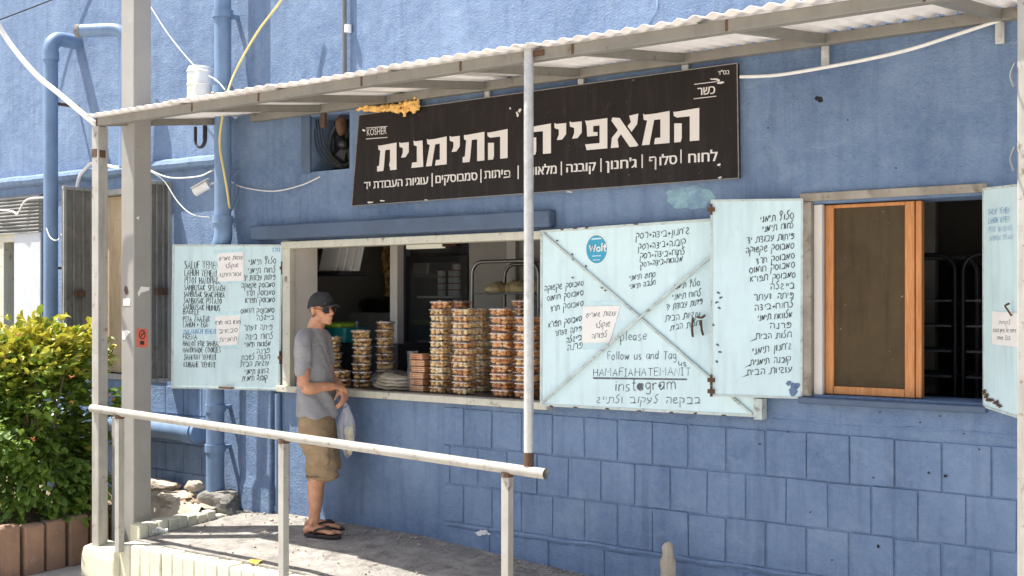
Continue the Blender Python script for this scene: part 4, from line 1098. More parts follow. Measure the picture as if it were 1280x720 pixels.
# the word with a final pe, drawn as strokes so that its tail stays whole
fonttext(m, "סלו", (825, 206.8), (846.5, 204.5), 10.8)
for st in ([(812, 197), (819.2, 196.2), (820, 197.5), (819.8, 212)], [(812.8, 197), (812.4, 201), (815.6, 200.6)], [(630.6, 214.2), (636.6, 213.4), (637.4, 214.6), (637.4, 221), (630.2, 221.9)], [(631.4, 214.4), (631.2, 217.9), (633.8, 217.6)]):
    m.tube([W(x, y, SY) + Vector((0, -.003, 0)) for x, y in st], .0052, 6)
m.build('list_lettering', M['letter'], S, smooth=False)
m = MB()
fonttext(m, "KOSHER", (459, 169.6), (483.5, 167.4), 8.6, .0, False)
px_quad(m, spl, [(458, 160.5), (484.5, 158.5), (484.5, 157.7), (458, 159.7)], .0028, .0006); px_quad(m, spl, [(458, 174.2), (484.5, 172.2), (484.5, 171.3), (458, 173.3)], .0028, .0006)
fonttext(m, "כשר", (872.5, 119.5), (894, 117), 9.5, .0)
px_quad(m, spl, [(868, 106), (896, 102.5), (896, 101.6), (868, 105.1)], .0028, .0006); px_quad(m, spl, [(867.5, 124), (895.5, 120.8), (895.5, 119.9), (867.5, 123.1)], .0028, .0006)
fonttext(m, "בס\"ד", (898, 94), (912, 92.5), 5, .0)
m.build('kosher_lettering', M['letter'], S, smooth=False)
for i, (x, y, rx, ry) in enumerate(((893, 99, 4, 1.2), (901, 103.5, 4, 1.6), (898, 100.5, 2, 2), (650, 138, 2.2, 2), (647, 143, 1.5, 3.2), (638, 135.5, 1.2, 1.2), (455, 163, 1.6, 1.6), (463, 253, 3, 1.2), (478, 251, 2.5, .9), (533, 250, 2, .8), (899, 206, 1.8, 1.8), (712, 240, 4, .7), (488, 205, 1, 4), (900, 222, 2.5, 1))):
    m = MB(); outline_patch(m, spl, (x, y), rx, ry, .0022, .0006, seed=i + 90, jit=.55, n=12); m.build('scratch', M['letter'], S, smooth=False)
# ------------------------------------------------------------------ awning
AY = 5.01
A = thing('awning', (-4.2, AY, GZ), 'white corrugated awning on grey steel beams and thin posts', 'awning')
ZF, ZW = 2.925, 3.07                                  # under side of front beam, of wall beam
AX0, AX1 = -7.38, -1.02
def beamtop(y):
    return ZF + .055 + (ZW - ZF) * (y - AY) / (WY - AY)
MB().box((AX0, AY - .03, ZF), (AX1, AY + .03, ZF + .06)).build('front_beam', M['beam'], A, bevel=.004)
MB().box((WX(320), WY - .065, ZW), (AX1, WY - .004, ZW + .06)).build('wall_beam', M['beam'], A, bevel=.004)
raf = [-7.345, -6.27, -5.61, -4.71, -3.96, -3.22, -2.355, -1.44]
for x in raf:
    MB().hexa([(x - .02, AY + .031, ZF + .004), (x + .02, AY + .031, ZF + .004), (x + .02, WY - .067, ZW + .004), (x - .02, WY - .067, ZW + .004)],
              [(x - .02, AY + .031, ZF + .056), (x + .02, AY + .031, ZF + .056), (x + .02, WY - .067, ZW + .056), (x - .02, WY - .067, ZW + .056)]).build('rafter', M['beam'], A, bevel=.003)
    MB().box((x - .03, AY - .034, ZF + .002), (x - .018, AY - .029, ZF + .058)).build('weld', M['rust'], A)
    if -7 < x < -1.2:
        MB().box((x - .022, WY - .03, ZW - .11), (x + .022, WY - .004, ZW - .001)).box((x - .01, WY - .034, ZW - .09), (x + .01, WY - .028, ZW - .07)).build('wall_bracket', M['galv'] if x > -6 else M['rust'], A, bevel=.003)
# the sheet: overlapping corrugated panels
def sheet(x0, x1, dz, seed):
    m = MB(); n = int((x1 - x0) / .012); ny_ = 6
    y0, y1 = AY - .115 - .02 * (seed % 2), WY - .003
    for j in range(ny_ + 1):
        y = y0 + (y1 - y0) * j / ny_
        for i in range(n + 1):
            x = x0 + (x1 - x0) * i / n
            z = beamtop(y) + .022 + dz + .0095 * math.sin(2 * math.pi * (x + 20) / .095) + .006 * mnoise.noise(Vector((x * .9, y * .8, seed)))
            m.v.append(Vector((x, y, z)))
    for j in range(ny_):
        for i in range(n):
            a = j * (n + 1) + i
            m.f.append((a, a + 1, a + n + 2, a + n + 1))
    o = m.build('roof_sheet', M['corr'], A)
    s = o.modifiers.new('thick', 'SOLIDIFY'); s.thickness = .003; s.offset = 1
    return o
xx = AX0 - .06
k = 0
while xx < AX1 + .02:
    x2 = min(xx + 1.07, AX1 + .12)
    sheet(xx, x2, .004 * (k % 2), k); xx += .97; k += 1
# posts of the awning
def sqpost(x, y, z0, z1, w, mat, name, parent, bev=.004):
    return MB().box((x - w / 2, y - w / 2, z0), (x + w / 2, y + w / 2, z1)).build(name, mat, parent, bevel=bev)
pl = sqpost(-7.375, AY, -.30, ZF - .002, .08, M['post'], 'post', A)
MB().box((-7.418, AY - .043, 2.70), (-7.35, AY - .03, 2.76)).box((-7.338, AY - .03, 2.695), (-7.332, AY + .02, 2.75)).build('rust_spot', M['rust'], pl, bevel=.003)
RAILY = AY + .0
def rail_z(x):
    return .872 + (.752 - .872) * (x + 7.37) / (7.37 - 3.43)
mx = WX(667, AY)
MB().tube([(mx, AY - .045, rail_z(mx) + .02), (mx, AY - .045, ZF + .075)], .026, 18).build('post', M['galv'], A)
MB().tube([(mx, AY - .045, rail_z(mx) + .028), (mx, AY - .045, rail_z(mx) + .10)], .0275, 18, caps=False).build('rust_spot', M['rust'], A)
MB().box((mx - .04, AY - .04, ZF + .02), (mx + .09, AY - .028, ZF + .05)).build('weld', M['rust'], A)
sqpost(-1.055, AY, -.9, ZF + .05, .075, M['post'], 'post', A)
m = MB()
for zz in (2.62, 2.28): m.tube(smoothpath([(-1.10, AY - .04, zz), (-1.115, AY - .05, zz - .05), (-1.10, AY - .06, zz - .10)], 4), .005, 6)
m.build('hook', M['darkmetal'], A)
# plinth under the left post
# expanding foam
m = MB(); rf = random.Random(11)
for i in range(190):
    t_ = rf.random() ** .7
    px = 444 + 79 * t_
    top = 133 - 8 * max(0, (t_ - .35))
    dep = 5 + 14 * max(0, 1 - abs(t_ - .80) / .25) * rf.random() + 5 * rf.random() * t_
    py = top + rf.random() * dep - (6 if t_ > .7 and rf.random() < .3 else 0)
    p = W(px, py, WY - .05 - .04 * rf.random())
    m.ball(p, (.010 + .010 * rf.random(), .014, .007 + .009 * rf.random()), 8, 6, jit=.5, sd=i)
for v in m.v: pass
fo = remeshed(m, 'foam_patch', M['foam'], A, .006, 3, lambda co, no: co - Vector(A.location) + no * (.006 * mnoise.noise(co * 45) + .003 * mnoise.noise(co * 110)))

# ------------------------------------------------------------------ handrail
H = thing('handrail', (-5.4, AY, -.25), 'worn off white pipe handrail along the ramp', 'handrail')
m = MB()
p0 = Vector((-7.40, AY - .05, rail_z(-7.40))); p1 = Vector((-3.40, AY - .05, rail_z(-3.40)))
N_ = 30
m.tube([p0.lerp(p1, i / N_)  for i in range(N_ + 1)], .0285, 18, caps=False)
m.tube([p0.lerp(p1, i / N_)  for i in range(N_ + 1)][::-1], .024, 18, caps=False)
n = 18; o_ = len(m.v) // 2
for k in range(n): pass
top = m.build('top_rail', M['post'], H)
MB().tube([p1 - Vector((.08, 0, -.002)), p1 - Vector((.075, 0, -.002))], .0235, 16).build('dark_bore', M['void'], H)
for px, yb in ((157, 685), (362, 760), (641, 780)):
    x = WX(px, AY)
    sqpost(x, AY - .05, -.42 if px > 300 else -.13, rail_z(x) - .022, .048, M['post'], 'post', H, .003)
    MB().tube([(x, AY - .05, rail_z(x) - .045), (x, AY - .05, rail_z(x) - .022)], .034, 8).build('weld', M['rust'], H)
tag(sqpost(WX(145.5, 5.35), 5.35, GZ, WZ(145, 521, 5.35), .05, M['oldmetal'], 'stub_post', None), 'short grey metal stub post standing beside the grey column', 'post')

# ------------------------------------------------------------------ grey column
cX, cY = -7.325, 5.285
C_ = thing('steel_column', (cX, cY, GZ), 'tall square grey steel column in front of the drain pipes', 'column')
MB().box((cX - .076, cY - .076, GZ), (cX + .076, cY + .076, 5.2)).build('shaft', M['column'], C_, bevel=.006)
cf = (Vector((0, cY - .076, 0)), Vector((0, 1, 0))); cs = (Vector((cX + .076, 0, 0)), Vector((1, 0, 0)))
m = MB(); px_quad(m, cs, [(170.5, 410.5), (184.5, 411.5), (184.5, 434), (170.5, 434)], .0012, .0008); o = m.build('sticker', M['redsticker'], C_, smooth=False)
m = MB()
ring = [onplane(177.4 + 3.6 * math.cos(a * .4), 418.3 + 5.2 * math.sin(a * .4), *cs) + Vector((.003, 0, 0)) for a in range(16)]
m.tube(ring, .0035, 6, close=True)
m.tube([onplane(175.2, 421.5, *cs) + Vector((.003, 0, 0)), onplane(179.8, 415.3, *cs) + Vector((.003, 0, 0))], .003, 6)
m.tube([onplane(175.6, 417.5, *cs) + Vector((.003, 0, 0)), onplane(179.4, 418.2, *cs) + Vector((.003, 0, 0))], .003, 6)
px_quad(m, cs, [(175, 426), (180, 426.4), (180, 431), (175, 430.8)], .0024, .001)
m.build('sticker_mark', M['ink'], o, smooth=False)
m = MB(); px_quad(m, cf, [(154, 373), (163, 373), (163, 382), (154, 382)], .0015, .001); px_quad(m, cf, [(153, 414), (159, 412), (163, 415), (158, 421), (156, 425), (153, 424)], .0015, .0006)
px_quad(m, cs, [(172, 366), (176, 358), (187, 359), (186, 363), (176, 366), (173, 371)], .0015, .0006); px_quad(m, cs, [(170, 272), (174, 270), (173, 275)], .0015, .0006); m.build('paper_remnant', M['paper'], C_, smooth=False)
m = MB(); outline_patch(m, cf, (158, 363), 2.6, 5, .0015, .001, seed=5, jit=.3); outline_patch(m, cf, (133, 383), 1, 1, .0015, .001, seed=8); m.build('rust_hole', M['rust'], C_, smooth=False)

# ------------------------------------------------------------------ kerbs, planter, rubble
def pal(m, x0, x1, y0, y1, z0, z1, axis, rnd):
    m.box((x0, y0, z0), (x1, y1, z1))
K = thing('kerb_wall', (-5.5, KY, GZ), 'cream painted ribbed concrete kerb along the street side of the ramp', 'kerb')
rk = random.Random(5)
x = RX0 - .02
while x < -1.2:
    w_ = .118
    zt_ = ramp_z(x, KY) - .005
    if zt_ < GZ + .03: break
    MB().box((x + .003, KY - .02 + rk.uniform(-.004, .004), GZ - .02), (x + w_ - .003, KY + .11, zt_ + rk.uniform(-.006, .006))).build('kerb_block', M['kerb'], K, bevel=.012)
    x += w_
K2 = thing('kerb_wall', (RX0, 5.7, -.1), 'cream ribbed concrete kerb at the far end of the ramp, below the rubble', 'kerb')
y = KY + .115
while y < WY - .12:
    MB().box((RX0 - .09, y + .003, -.3), (RX0 + .02 + rk.uniform(-.004, .004), y + .085, .035 + rk.uniform(-.007, .007) - (.04 if y > 5.75 else 0))).build('kerb_block', M['kerb'], K2, bevel=.010)
    y += .088
# chunky plinth around the left post foot
m = MB(); a = [(-7.50, 4.93), (-7.10, 4.93), (-7.10, 5.10), (-7.50, 5.10)]
m.rings([[(x_, y_, GZ) for x_, y_ in a], [(x_ + .005, y_ + .003, -.2) for x_, y_ in a], [(x_ + (.02 if i in (0, 3) else -.015), y_ + .012, -.135 + .01 * i) for i, (x_, y_) in enumerate(a)]])
tag(m.build('concrete_footing', M['kerb'], None, bevel=.014, smooth=False), 'chipped cream concrete footing at the end of the handrail', 'footing')
# planter with edging blocks (each block a part)
P = thing('planter', (-8.4, 5.2, GZ), 'raised planter edged with upright red brown concrete blocks', 'planter')
y = 3.2; rp = random.Random(8)
PX = -7.83
while y < 5.75:
    w_ = .185
    h_ = .02 + rp.uniform(-.012, .012); dx = rp.uniform(-.012, .012)
    m = MB(); a = [(PX - .10 + dx, y + .012), (PX + dx, y + .012), (PX + dx, y + w_ - .012), (PX - .10 + dx, y + w_ - .012)]
    m.rings([[(p_[0], p_[1], GZ - .03) for p_ in a], [(p_[0] + rp.uniform(-.003, .003), p_[1], h_ - .02) for p_ in a], [(p_[0] + (.012 if i in (0, 3) else -.012), p_[1] + (.01 if i < 2 else -.01), h_) for i, p_ in enumerate(a)]])
    m.build('edging_block', M['edging'], P, bevel=.014, smooth=False)
    y += w_
m = MB(); nx_, ny_ = 40, 44
for i in range(nx_ + 1):
    for j in range(ny_ + 1):
        x = -11.5 + (PX - .07 + 11.5) * i / nx_; yy = 3.0 + (WY - 3.0) * j / ny_
        m.v.append(Vector((x, yy, -.05 + .05 * mnoise.noise(Vector((x * 1.7, yy * 1.7, 0))) + .02 * mnoise.noise(Vector((x * 9, yy * 9, 2))))))
for i in range(nx_):
    for j in range(ny_):
        a_ = i * (ny_ + 1) + j; m.f.append((a_, a_ + ny_ + 1, a_ + ny_ + 2, a_ + 1))
m.build('planting_soil', M['soil'], P)
# earth bank behind the column
m = MB(); nx_, ny_ = 26, 22
for i in range(nx_ + 1):
    for j in range(ny_ + 1):
        x = PX - .05 + (RX0 - .06 - PX + .05) * i / nx_; yy = 5.42 + (WY - 5.42) * j / ny_
        t_ = (yy - 5.42) / (WY - 5.42)
        m.v.append(Vector((x, yy, -.34 + .40 * min(1, t_ * 2.4) + .045 * mnoise.noise(Vector((x * 5, yy * 5, 4))) + .035 * abs(mnoise.noise(Vector((x * 13, yy * 13, 4)))))))
for i in range(nx_):
    for j in range(ny_):
        a_ = i * (ny_ + 1) + j; m.f.append((a_, a_ + ny_ + 1, a_ + ny_ + 2, a_ + 1))
o = m.build('rubble_bank', M['stone']); tag(o, 'low bank of broken concrete under the drain pipes', 'rubble', kind='structure')
def rock(c, r, mat, label, seed, name='broken_stone', rz=0):
    m = MB()
    rot = Matrix.Rotation(rz, 3, 'Z')
    m.ball((0, 0, 0), (1, 1, 1), 24, 16)
    vs = []
    for v in m.v:
        q = v.copy()
        k = 1 + .06 * mnoise.noise(q * 17 + Vector((seed, seed, 0))) + .28 * mnoise.noise(q * 1.5 + Vector((seed, 0, 0))) + .16 * mnoise.noise(q * 3.4 + Vector((0, seed, 0))) + .08 * mnoise.noise(q * 8 + Vector((0, 0, seed)))
        q = Vector((max(-.78, min(.78, q.x)), max(-.78, min(.78, q.y)), max(-.72, min(.72, q.z)))) * k
        vs.append(Vector(c) + rot @ Vector((q.x * r[0], q.y * r[1], q.z * r[2])))
    m.v = vs
    return tag(m.build(name, mat, smooth=True), label, 'stone')
g = W(272, 632, 5.98)
rock((g.x, 5.98, .05), (.21, .15, .125), M['greystone'], 'dark grey lump of broken concrete at the foot of the drain pipe', 3, rz=.3)
g = W(243, 607, 6.0)
rock((g.x, 6.0, g.z), (.075, .07, .05), M['stone'], 'small pale block lying left of the drain pipe foot', 11)
g = W(215, 622, 5.85)
rock((g.x, 5.85, .055), (.27, .16, .075), M['stone'], 'long pale slab of broken stone behind the cream ribbed kerb', 6, rz=-.15)
g = W(255, 640, 5.7); 0 and rock((g.x, 5.78, .03), (.15, .10, .07), M['stone'], 'small cracked stone between the long slab and the grey lump', 15)
g = W(203, 600, 6.1); rock((g.x, 6.10, .09), (.22, .07, .06), M['stone'], 'low pale stone against the blue block wall under the waste pipe', 19)
g = W(290, 643, 5.9); 0 and rock((g.x, 5.88, -.0), (.09, .07, .05), M['greystone'], 'small dark stone in front of the grey concrete lump', 23)
# bits lying about
gp = Vector((WX(190, 5.25), 5.25, 0)); gp.z = ramp_z(gp.x, gp.y)
BT = thing('plastic_bottle', (gp.x, gp.y, gp.z), 'small clear plastic bottle lying on the ramp beside the column', 'bottle')
m = MB(); m.lathe((0, 0, 0), [(.004, -.115), (.024, -.113), (.030, -.10), (.030, -.02), (.029, 0), (.030, .03), (.028, .055), (.012, .09), (.012, .102)], 16)
rotm = Matrix.Rotation(math.radians(90), 3, 'Y')
rz_ = Matrix.Rotation(math.radians(38), 3, 'Z')
def lay(m): m.v = [rz_ @ (rotm @ v) + Vector((0, 0, .031)) for v in m.v]; return m
lay(m).build('body', M['bottle'], BT, local=True)
lay(MB().lathe((0, 0, 0), [(.0305, -.06), (.0305, -.015)], 16, caps=False)).build('label_band', M['bluecap'], BT, local=True)
lay(MB().lathe((0, 0, 0), [(.015, .098), (.015, .115)], 14)).build('cap', M['white'], BT, local=True)
def litterleaf(px, py, s, mat, label, rot, name='fallen_leaf', z=None, cat='leaf', grp=None):
    z_ = -.08
    p = G(px, py, z_); p = G(px, py, ramp_z(p.x, p.y)) if z is None else G(px, py, z)
    m = MB(); n = 14; pts = []
    for k in range(n):
        a = 2 * math.pi * k / n
        r = s * (1 + .28 * math.cos(5 * a)) * (.6 if abs(math.sin(a)) > .8 else 1)
        pts.append((math.cos(a + rot) * r, math.sin(a + rot) * r * .7, .006 + .014 * math.cos(a * 2) * s / .05))
    m.add([(0, 0, .018)] + pts, [(0, 1 + k, 1 + (k + 1) % n) for k in range(n)])
    m.v = [v + p for v in m.v]
    return tag(m.build(name, mat), label, cat, grp)
litterleaf(320, 703, .05, M['dryleaf'], 'yellow dry leaf lying on the sunlit edge of the ramp', .4)
rg = random.Random(31); m = MB()
for k in range(420):
    x = rg.uniform(RX0, -3.2); yy = WY - .03 - abs(rg.gauss(0, .10)) if rg.random() < .6 else rg.uniform(KY + .15, WY - .05)
    r = rg.uniform(.003, .008) * (1.7 if rg.random() < .06 else 1)
    m.ball((x, yy, ramp_z(x, yy) + .008), (r * 1.3, r, r * .7), 6, 4, Matrix.Rotation(rg.uniform(0, 6), 3, 'Z'), .4, k)
tag(m.build('grit', M['stone'], smooth=False), 'loose grit and pebbles strewn along the foot of the wall on the ramp', 'grit', kind='stuff')
# little concrete stump on the wall foot
p = W(835, 692, WY - .16)
m = MB(); base = -.42
prof = [(.045, base), (.05, -.25), (.046, -.16), (.05, -.10), (.038, -.07), (.034, -.02), (.03, .0), (.012, .008)]
zt_ = WZ(835, 680, WY - .16)
m.lathe((p.x, WY - .16, zt_), [(r * (1 + .1 * math.sin(i * 3)), z) for i, (r, z) in enumerate(prof)], 14, sx=1.0, sy=.85)
m.v = [v + Vector((.014 * mnoise.noise(v * 28), .012 * mnoise.noise(v * 28 + Vector((5, 0, 0))), .008 * mnoise.noise(v * 24))) for v in m.v]
tag(m.build('concrete_stump', M['stone']), 'little rough concrete stump standing against the blue block wall', 'stump')

# ------------------------------------------------------------------ pipes and wires
def pipething(name, label, cat='pipe', group=None, loc=None):
    return thing(name, loc, label, cat, group)
pY = 5.92
pX = WX(63.5, pY); ztop = WZ(63, 48, pY)
T = pipething('drain_pipe', 'tall blue drain pipe with an elbow into the wall above the shrub', loc=(pX, pY, -.05))
arc = [(pX, pY, ztop - .14)] + [(pX, pY + .11 - .11 * math.cos(a), ztop - .10 + .11 * math.sin(a)) for a in [k * math.pi / 12 for k in range(0, 7)]] + [(pX, WY + .02, ztop + .01)]
MB().tube([(pX, pY, -.05), (pX, pY, ztop - .13)], .062, 20).build('shaft', M['bluepipe'], T)
MB().tube(arc, .066, 20).build('elbow', M['bluepipe'], T)
MB().tube([(pX, pY, ztop - .20), (pX, pY, ztop - .12)], .072, 20).build('collar', M['bluepipe'], T)
MB().tube([(pX, pY, 1.95), (pX, WY, 1.95)], .012, 8).tube([(pX, pY, WZ(65, 128, pY)), (pX, WY, WZ(65, 128, pY))], .016, 8).build('bracket', M['rust'], T)
qY = 6.03; qX = WX(157, qY); qz = WZ(150, 38, qY)
T = pipething('overflow_pipe', 'blue overflow pipe with an open horizontal end behind the grey column', loc=(qX, qY, 2.8))
MB().tube([(qX, qY, 2.8), (qX, qY, qz - .1)] + [(qX - .12 + .12 * math.cos(a), qY - .06 + .06 * math.cos(a), qz - .10 + .10 * math.sin(a)) for a in [k * math.pi / 12 for k in range(1, 7)]] + [(qX - .40, qY - .20, qz)], .057, 20, caps=False).build('shaft', M['bluepipe'], T)
e0 = Vector((qX - .40, qY - .20, qz)); ed = Vector((-.28, -.14, 0)).normalized()
MB().tube([e0 - ed * .06, e0 - ed * .05], .056, 18).build('dark_bore', M['void'], T)
m = MB(); m.tube([e0 - ed * .04, e0 + ed * .004], .060, 20, caps=False); m.tube([e0 + ed * .004, e0 - ed * .04], .051, 20, caps=False); m.build('rim', M['greystone'], T)
dY = 6.05; dXp = WX(278.5, dY)
T = pipething('downpipe', 'thick blue downpipe with collars at the corner of the shop front', loc=(dXp, dY, .05))
MB().tube([(dXp, dY, 2.25), (dXp, dY, 5.0)], .066, 20).build('shaft', M['bluepipe'], T)
x2 = WX(269, dY)
MB().tube(smoothpath([(dXp, dY, 2.3), (dXp, dY, 2.15), (x2, dY, 1.95), (x2, dY, 1.8)], 5) + [(x2, dY, .02)], .072, 20).build('lower_shaft', M['bluepipe'], T)
for z in (WZ(278, 113, dY), WZ(278, 18, dY), WZ(270, 510, dY), WZ(270, 560, dY), 2.3):
    xx_ = dXp if z > 2.2 else x2
    MB().tube([(xx_, dY, z - .03), (xx_, dY, z + .03)], .082, 20).box((xx_ - .02, dY, z - .015), (xx_ + .02, WY, z + .015)).build('collar', M['bluepipe'], T)
zq = WZ(215, 534, WY - .10)
T = pipething('waste_pipe', 'thick horizontal blue waste pipe low on the wall behind the column', loc=((WX(90) + WX(258)) / 2, WY - .10, zq - .09))
MB().tube([(WX(60), WY - .10, zq), (WX(262), WY - .10, zq - .02)], .085, 20).build('shaft', M['bluepipe'], T)
MB().tube([(WX(246), WY - .10, zq - .018), (WX(258), WY - .10, zq - .02)], .098, 20).build('collar', M['bluepipe'], T)
T = pipething('thin_pipe', 'thin dark blue pipe standing between the corner pilaster and the man', loc=(WX(351), WY - .03, -.05))
MB().tube([(WX(351), WY - .03, -.05), (WX(351), WY - .03, .93)], .024, 12).build('shaft', M['bluepipe'], T)
MB().tube([(WX(351), WY - .03, .02), (WX(351), WY - .03, .06)], .032, 12).build('collar', M['bluepipe'], T)
m = MB(); m.tube([(WX(435), WY - .035, WZ(438, 118)), (WX(434.6), WY - .035, WZ(434, 35)), (WX(434.2), WY - .035, 5.2)], .017, 10)
T = tag(m.build('cable_conduit', M['darkmetal']), 'thin dark conduit running up the sunlit wall above the awning', 'conduit')
MB().tube([W(435, 37, WY - .035) - Vector((0, 0, .02)), W(435, 31, WY - .035)], .026, 10).build('clamp', M['white'], T)
def cable(pts, r, mat, label, cat='cable', name='cable', n=8):
    P = smoothpath([p if isinstance(p, Vector) else Vector(p) for p in pts], 7)
    m = MB(); m.tube(P, r, n); return tag(m.build(name, mat), label, cat)
cable([W(-30, -30, 4.6), W(2, 38, 4.75), W(40, 88, 4.85), W(75, 118, 4.95), W(113, 150, AY), W(124, 158, AY + .06)], .020, M['whitewire'], 'thick white cable hanging from the upper left down to the awning corner')
cable([W(368, -30, WY - .12), W(352, 0, WY - .14), W(322, 40, WY - .18), W(297, 84, WY - .14), W(284, 118, WY - .24), W(276, 160, WY - .27), W(275, 185, WY - .27), W(280, 215, WY - .27), W(285, 245, WY - .20), W(288, 275, WY - .06), W(286, 296, WY - .03)], .009, M['yellow'], 'yellow cable coming down beside the blue downpipe')
cable([W(188, 8, 6.0), W(212, 45, 6.02), W(245, 84, 6.02), W(270, 100, 5.97), W(281, 112, 5.96)], .005, M['whitewire'], 'thin white wire slanting to the white canister')
cable([W(-20, 32, 5.9), W(20, 17, 6.0), W(64, 0, 6.1), W(110, -18, 6.18)], .007, M['ink'], 'thin dark wire crossing the top left of the wall')
cable([W(925, 96, WY - .03), W(965, 94.5, WY - .04), W(1010, 88, WY - .05), W(1085, 74, WY - .06), W(1140, 61, WY - .06), W(1190, 45, WY - .05), W(1265, 20, WY - .03)], .010, M['whitewire'], 'white cable sagging from the shop sign to the right end of the awning')
cable([W(188, 213, 6.0), W(212, 222, 6.02), W(245, 221, 6.05), W(262, 215, 6.0), W(282, 205, WY - .02)], .006, M['whitewire'], 'slack white wire between the column and the downpipe')
cable([W(188, 214, 6.0), W(205, 226, 6.02), W(222, 252, 6.05), W(240, 268, 6.08), W(262, 272, WY - .02)], .005, M['whitewire'], 'white wire drooping from the column toward the menu shutter')
cable([W(284, 222, WY - .02), W(300, 233, WY - .03), W(340, 239, WY - .03), W(375, 232, WY - .02), W(400, 221, WY - .01)], .005, M['whitewire'], 'white wire sagging on the wall between the downpipe and the fan hole')
cable([W(279, 170, WY - .03), W(284, 200, WY - .03), W(288, 235, WY - .03), W(283, 262, WY - .03)], .006, M['whitewire'], 'grey white wire beside the downpipe below the awning')
cable([W(300, 212, WY - .03), W(292, 222, WY - .03), W(296, 240, WY - .03), W(287, 268, WY - .03)], .009, M['bluepipe'], 'short blue painted wire right of the downpipe')
cable([W(-5, 262, WY - .08), W(15, 264, WY - .09), W(22, 267, WY - .09), W(33, 250, WY - .07), W(55, 247, WY - .05)], .009, M['whitewire'], 'cream wire looped over the louvre vent')
cable([W(96, 238, WY - .15), W(99, 222, WY - .1), W(108, 210, WY - .08), W(118, 204, WY - .06), W(150, 211, WY - .07)], .016, M['whitewire'], 'cream cable bending behind the left awning post')
cable([W(58, 285, pY - .07), W(63, 297, pY - .075), W(72, 300, pY - .05), W(80, 288, WY - .04)], .005, M['whitewire'], 'thin white wire hanging from the tall blue drain pipe')
cable([W(820, -10, WY - .05), W(822, 10, WY - .08), W(816, 22, WY - .05), W(812, 30, WY - .01)], .010, M['bluepipe'], 'short blue cable on the wall above the middle of the awning')
0 and cable([W(143, 168, 6.1), W(133, 180, 6.08), W(118, 196, 6.06), W(96, 234, 6.05)], .012, M['bluepipe'], 'blue painted cable running down left of the column')
m = MB(); cc = W(251, 178, 6.02)
for k in range(2):
    r = .055 - .006 * k
    m.tube([cc + Vector((r * 1.15 * math.cos(a * math.pi / 10), -.012 * k, .02 + 1.15 * r * math.sin(a * math.pi / 10))) for a in range(10, 21)], .009, 8)
    m.tube([cc + Vector((-r * 1.15, -.012 * k, .02)), cc + Vector((-r * 1.15, -.012 * k, .13))], .011, 8); m.tube([cc + Vector((r * 1.15, -.012 * k, .02)), cc + Vector((r * 1.15, -.012 * k, .13))], .011, 8)
tag(m.build('cable_loop', M['black']), 'black loop of cable hanging below the white canister', 'cable')
cY_ = 6.0; c0 = W(250, 130, cY_); c1 = W(250, 84, cY_)
T = thing('plastic_canister', (c0.x, cY_, c0.z - .12), 'white cylindrical plastic canister fixed high beside the downpipe', 'canister')
zb, zt2 = c0.z - .12, c1.z
MB().lathe((c0.x, cY_, 0), [(.09, zb), (.100, zb + .02), (.100, zt2 - .02), (.088, zt2)], 28).build('body', M['white'], T)
m = MB()
for k in range(4): m.tube([(c0.x + .103 * math.cos(a * math.pi / 14), cY_ + .103 * math.sin(a * math.pi / 14), zb + .06 + (zt2 - zb - .10) * k / 3) for a in range(28)], .005, 6, close=True)
m.build('rib', M['white'], T)
m = MB(); sp = (Vector((0, cY_ - .102, 0)), Vector((0, 1, 0)))
for i, (x, y) in enumerate(((238.5, 97), (239, 106), (238.5, 113), (262, 115))): outline_patch(m, sp, (x, y), 1.6, 1.4, .002 - .03 * (x > 250), .001, seed=i)
m.build('mark', M['yellow'], T, smooth=False)
MB().box((c0.x - .03, cY_ + .08, zb + .1), (c0.x + .03, WY, zb + .15)).build('bracket', M['bluepipe'], T)
cp = W(251, 236, 6.0)
T = thing('security_camera', tuple(cp), 'small white security camera beside the downpipe', 'camera')
dv = Vector((-.62, -.42, -.42)).normalized()
MB().tube([cp - dv * .075, cp - dv * .07, cp + dv * .06, cp + dv * .065], [.020, .036, .036, .028], 14).build('body', M['white'], T)
MB().bar(cp + Vector((0, 0, .043)) - dv * .08, cp + Vector((0, 0, .043)) + dv * .085, .07, .006).build('sun_shield', M['white'], T)
MB().tube([cp - dv * .05, cp - dv * .05 + Vector((.05, .12, .05)), (cp.x + .06, WY, cp.z + .05)], .012, 8).build('bracket', M['white'], T)
MB().tube([cp + dv * .06, cp + dv * .068], .022, 12).build('lens', M['black'], T)
# fan in the wall hole
x0, x1, z0, z1 = vent
fx, fz = (x0 + x1) / 2 + .02, (z0 + z1) / 2
T = thing('exhaust_fan', (fx, WY + .15, z0), 'dark exhaust fan inside the wall hole left of the shop sign', 'fan')
MB().tube([(fx + .15 * math.cos(a * math.pi / 14), WY + .13, fz + .17 * math.sin(a * math.pi / 14)) for a in range(28)], .018, 8, close=True).build('ring', M['black'], T)
for k in range(5):
    a = k * 2 * math.pi / 5 + .3
    d = Vector((math.cos(a), 0, math.sin(a))); s = Vector((-math.sin(a), 0, math.cos(a))); c = Vector((fx, WY + .15, fz))
    MB().hexa([c + d * .03 - s * .02, c + d * .13 - s * .05, c + d * .13 + s * .04 + Vector((0, .03, 0)), c + d * .03 + s * .02 + Vector((0, .01, 0))], [q + Vector((0, .004, 0)) for q in (c + d * .03 - s * .02, c + d * .13 - s * .05, c + d * .13 + s * .04 + Vector((0, .03, 0)), c + d * .03 + s * .02 + Vector((0, .01, 0)))]).build('blade', M['black'], T)
MB().ball((fx, WY + .13, fz), (.045, .05, .045), 12, 8).build('hub', M['black'], T)
m = MB(); dp = W(427, 157, WY + .06); m.ball(dp, (.04, .05, .075), 14, 10, jit=.2); m.build('motor', M['rust'], T)
m = MB()
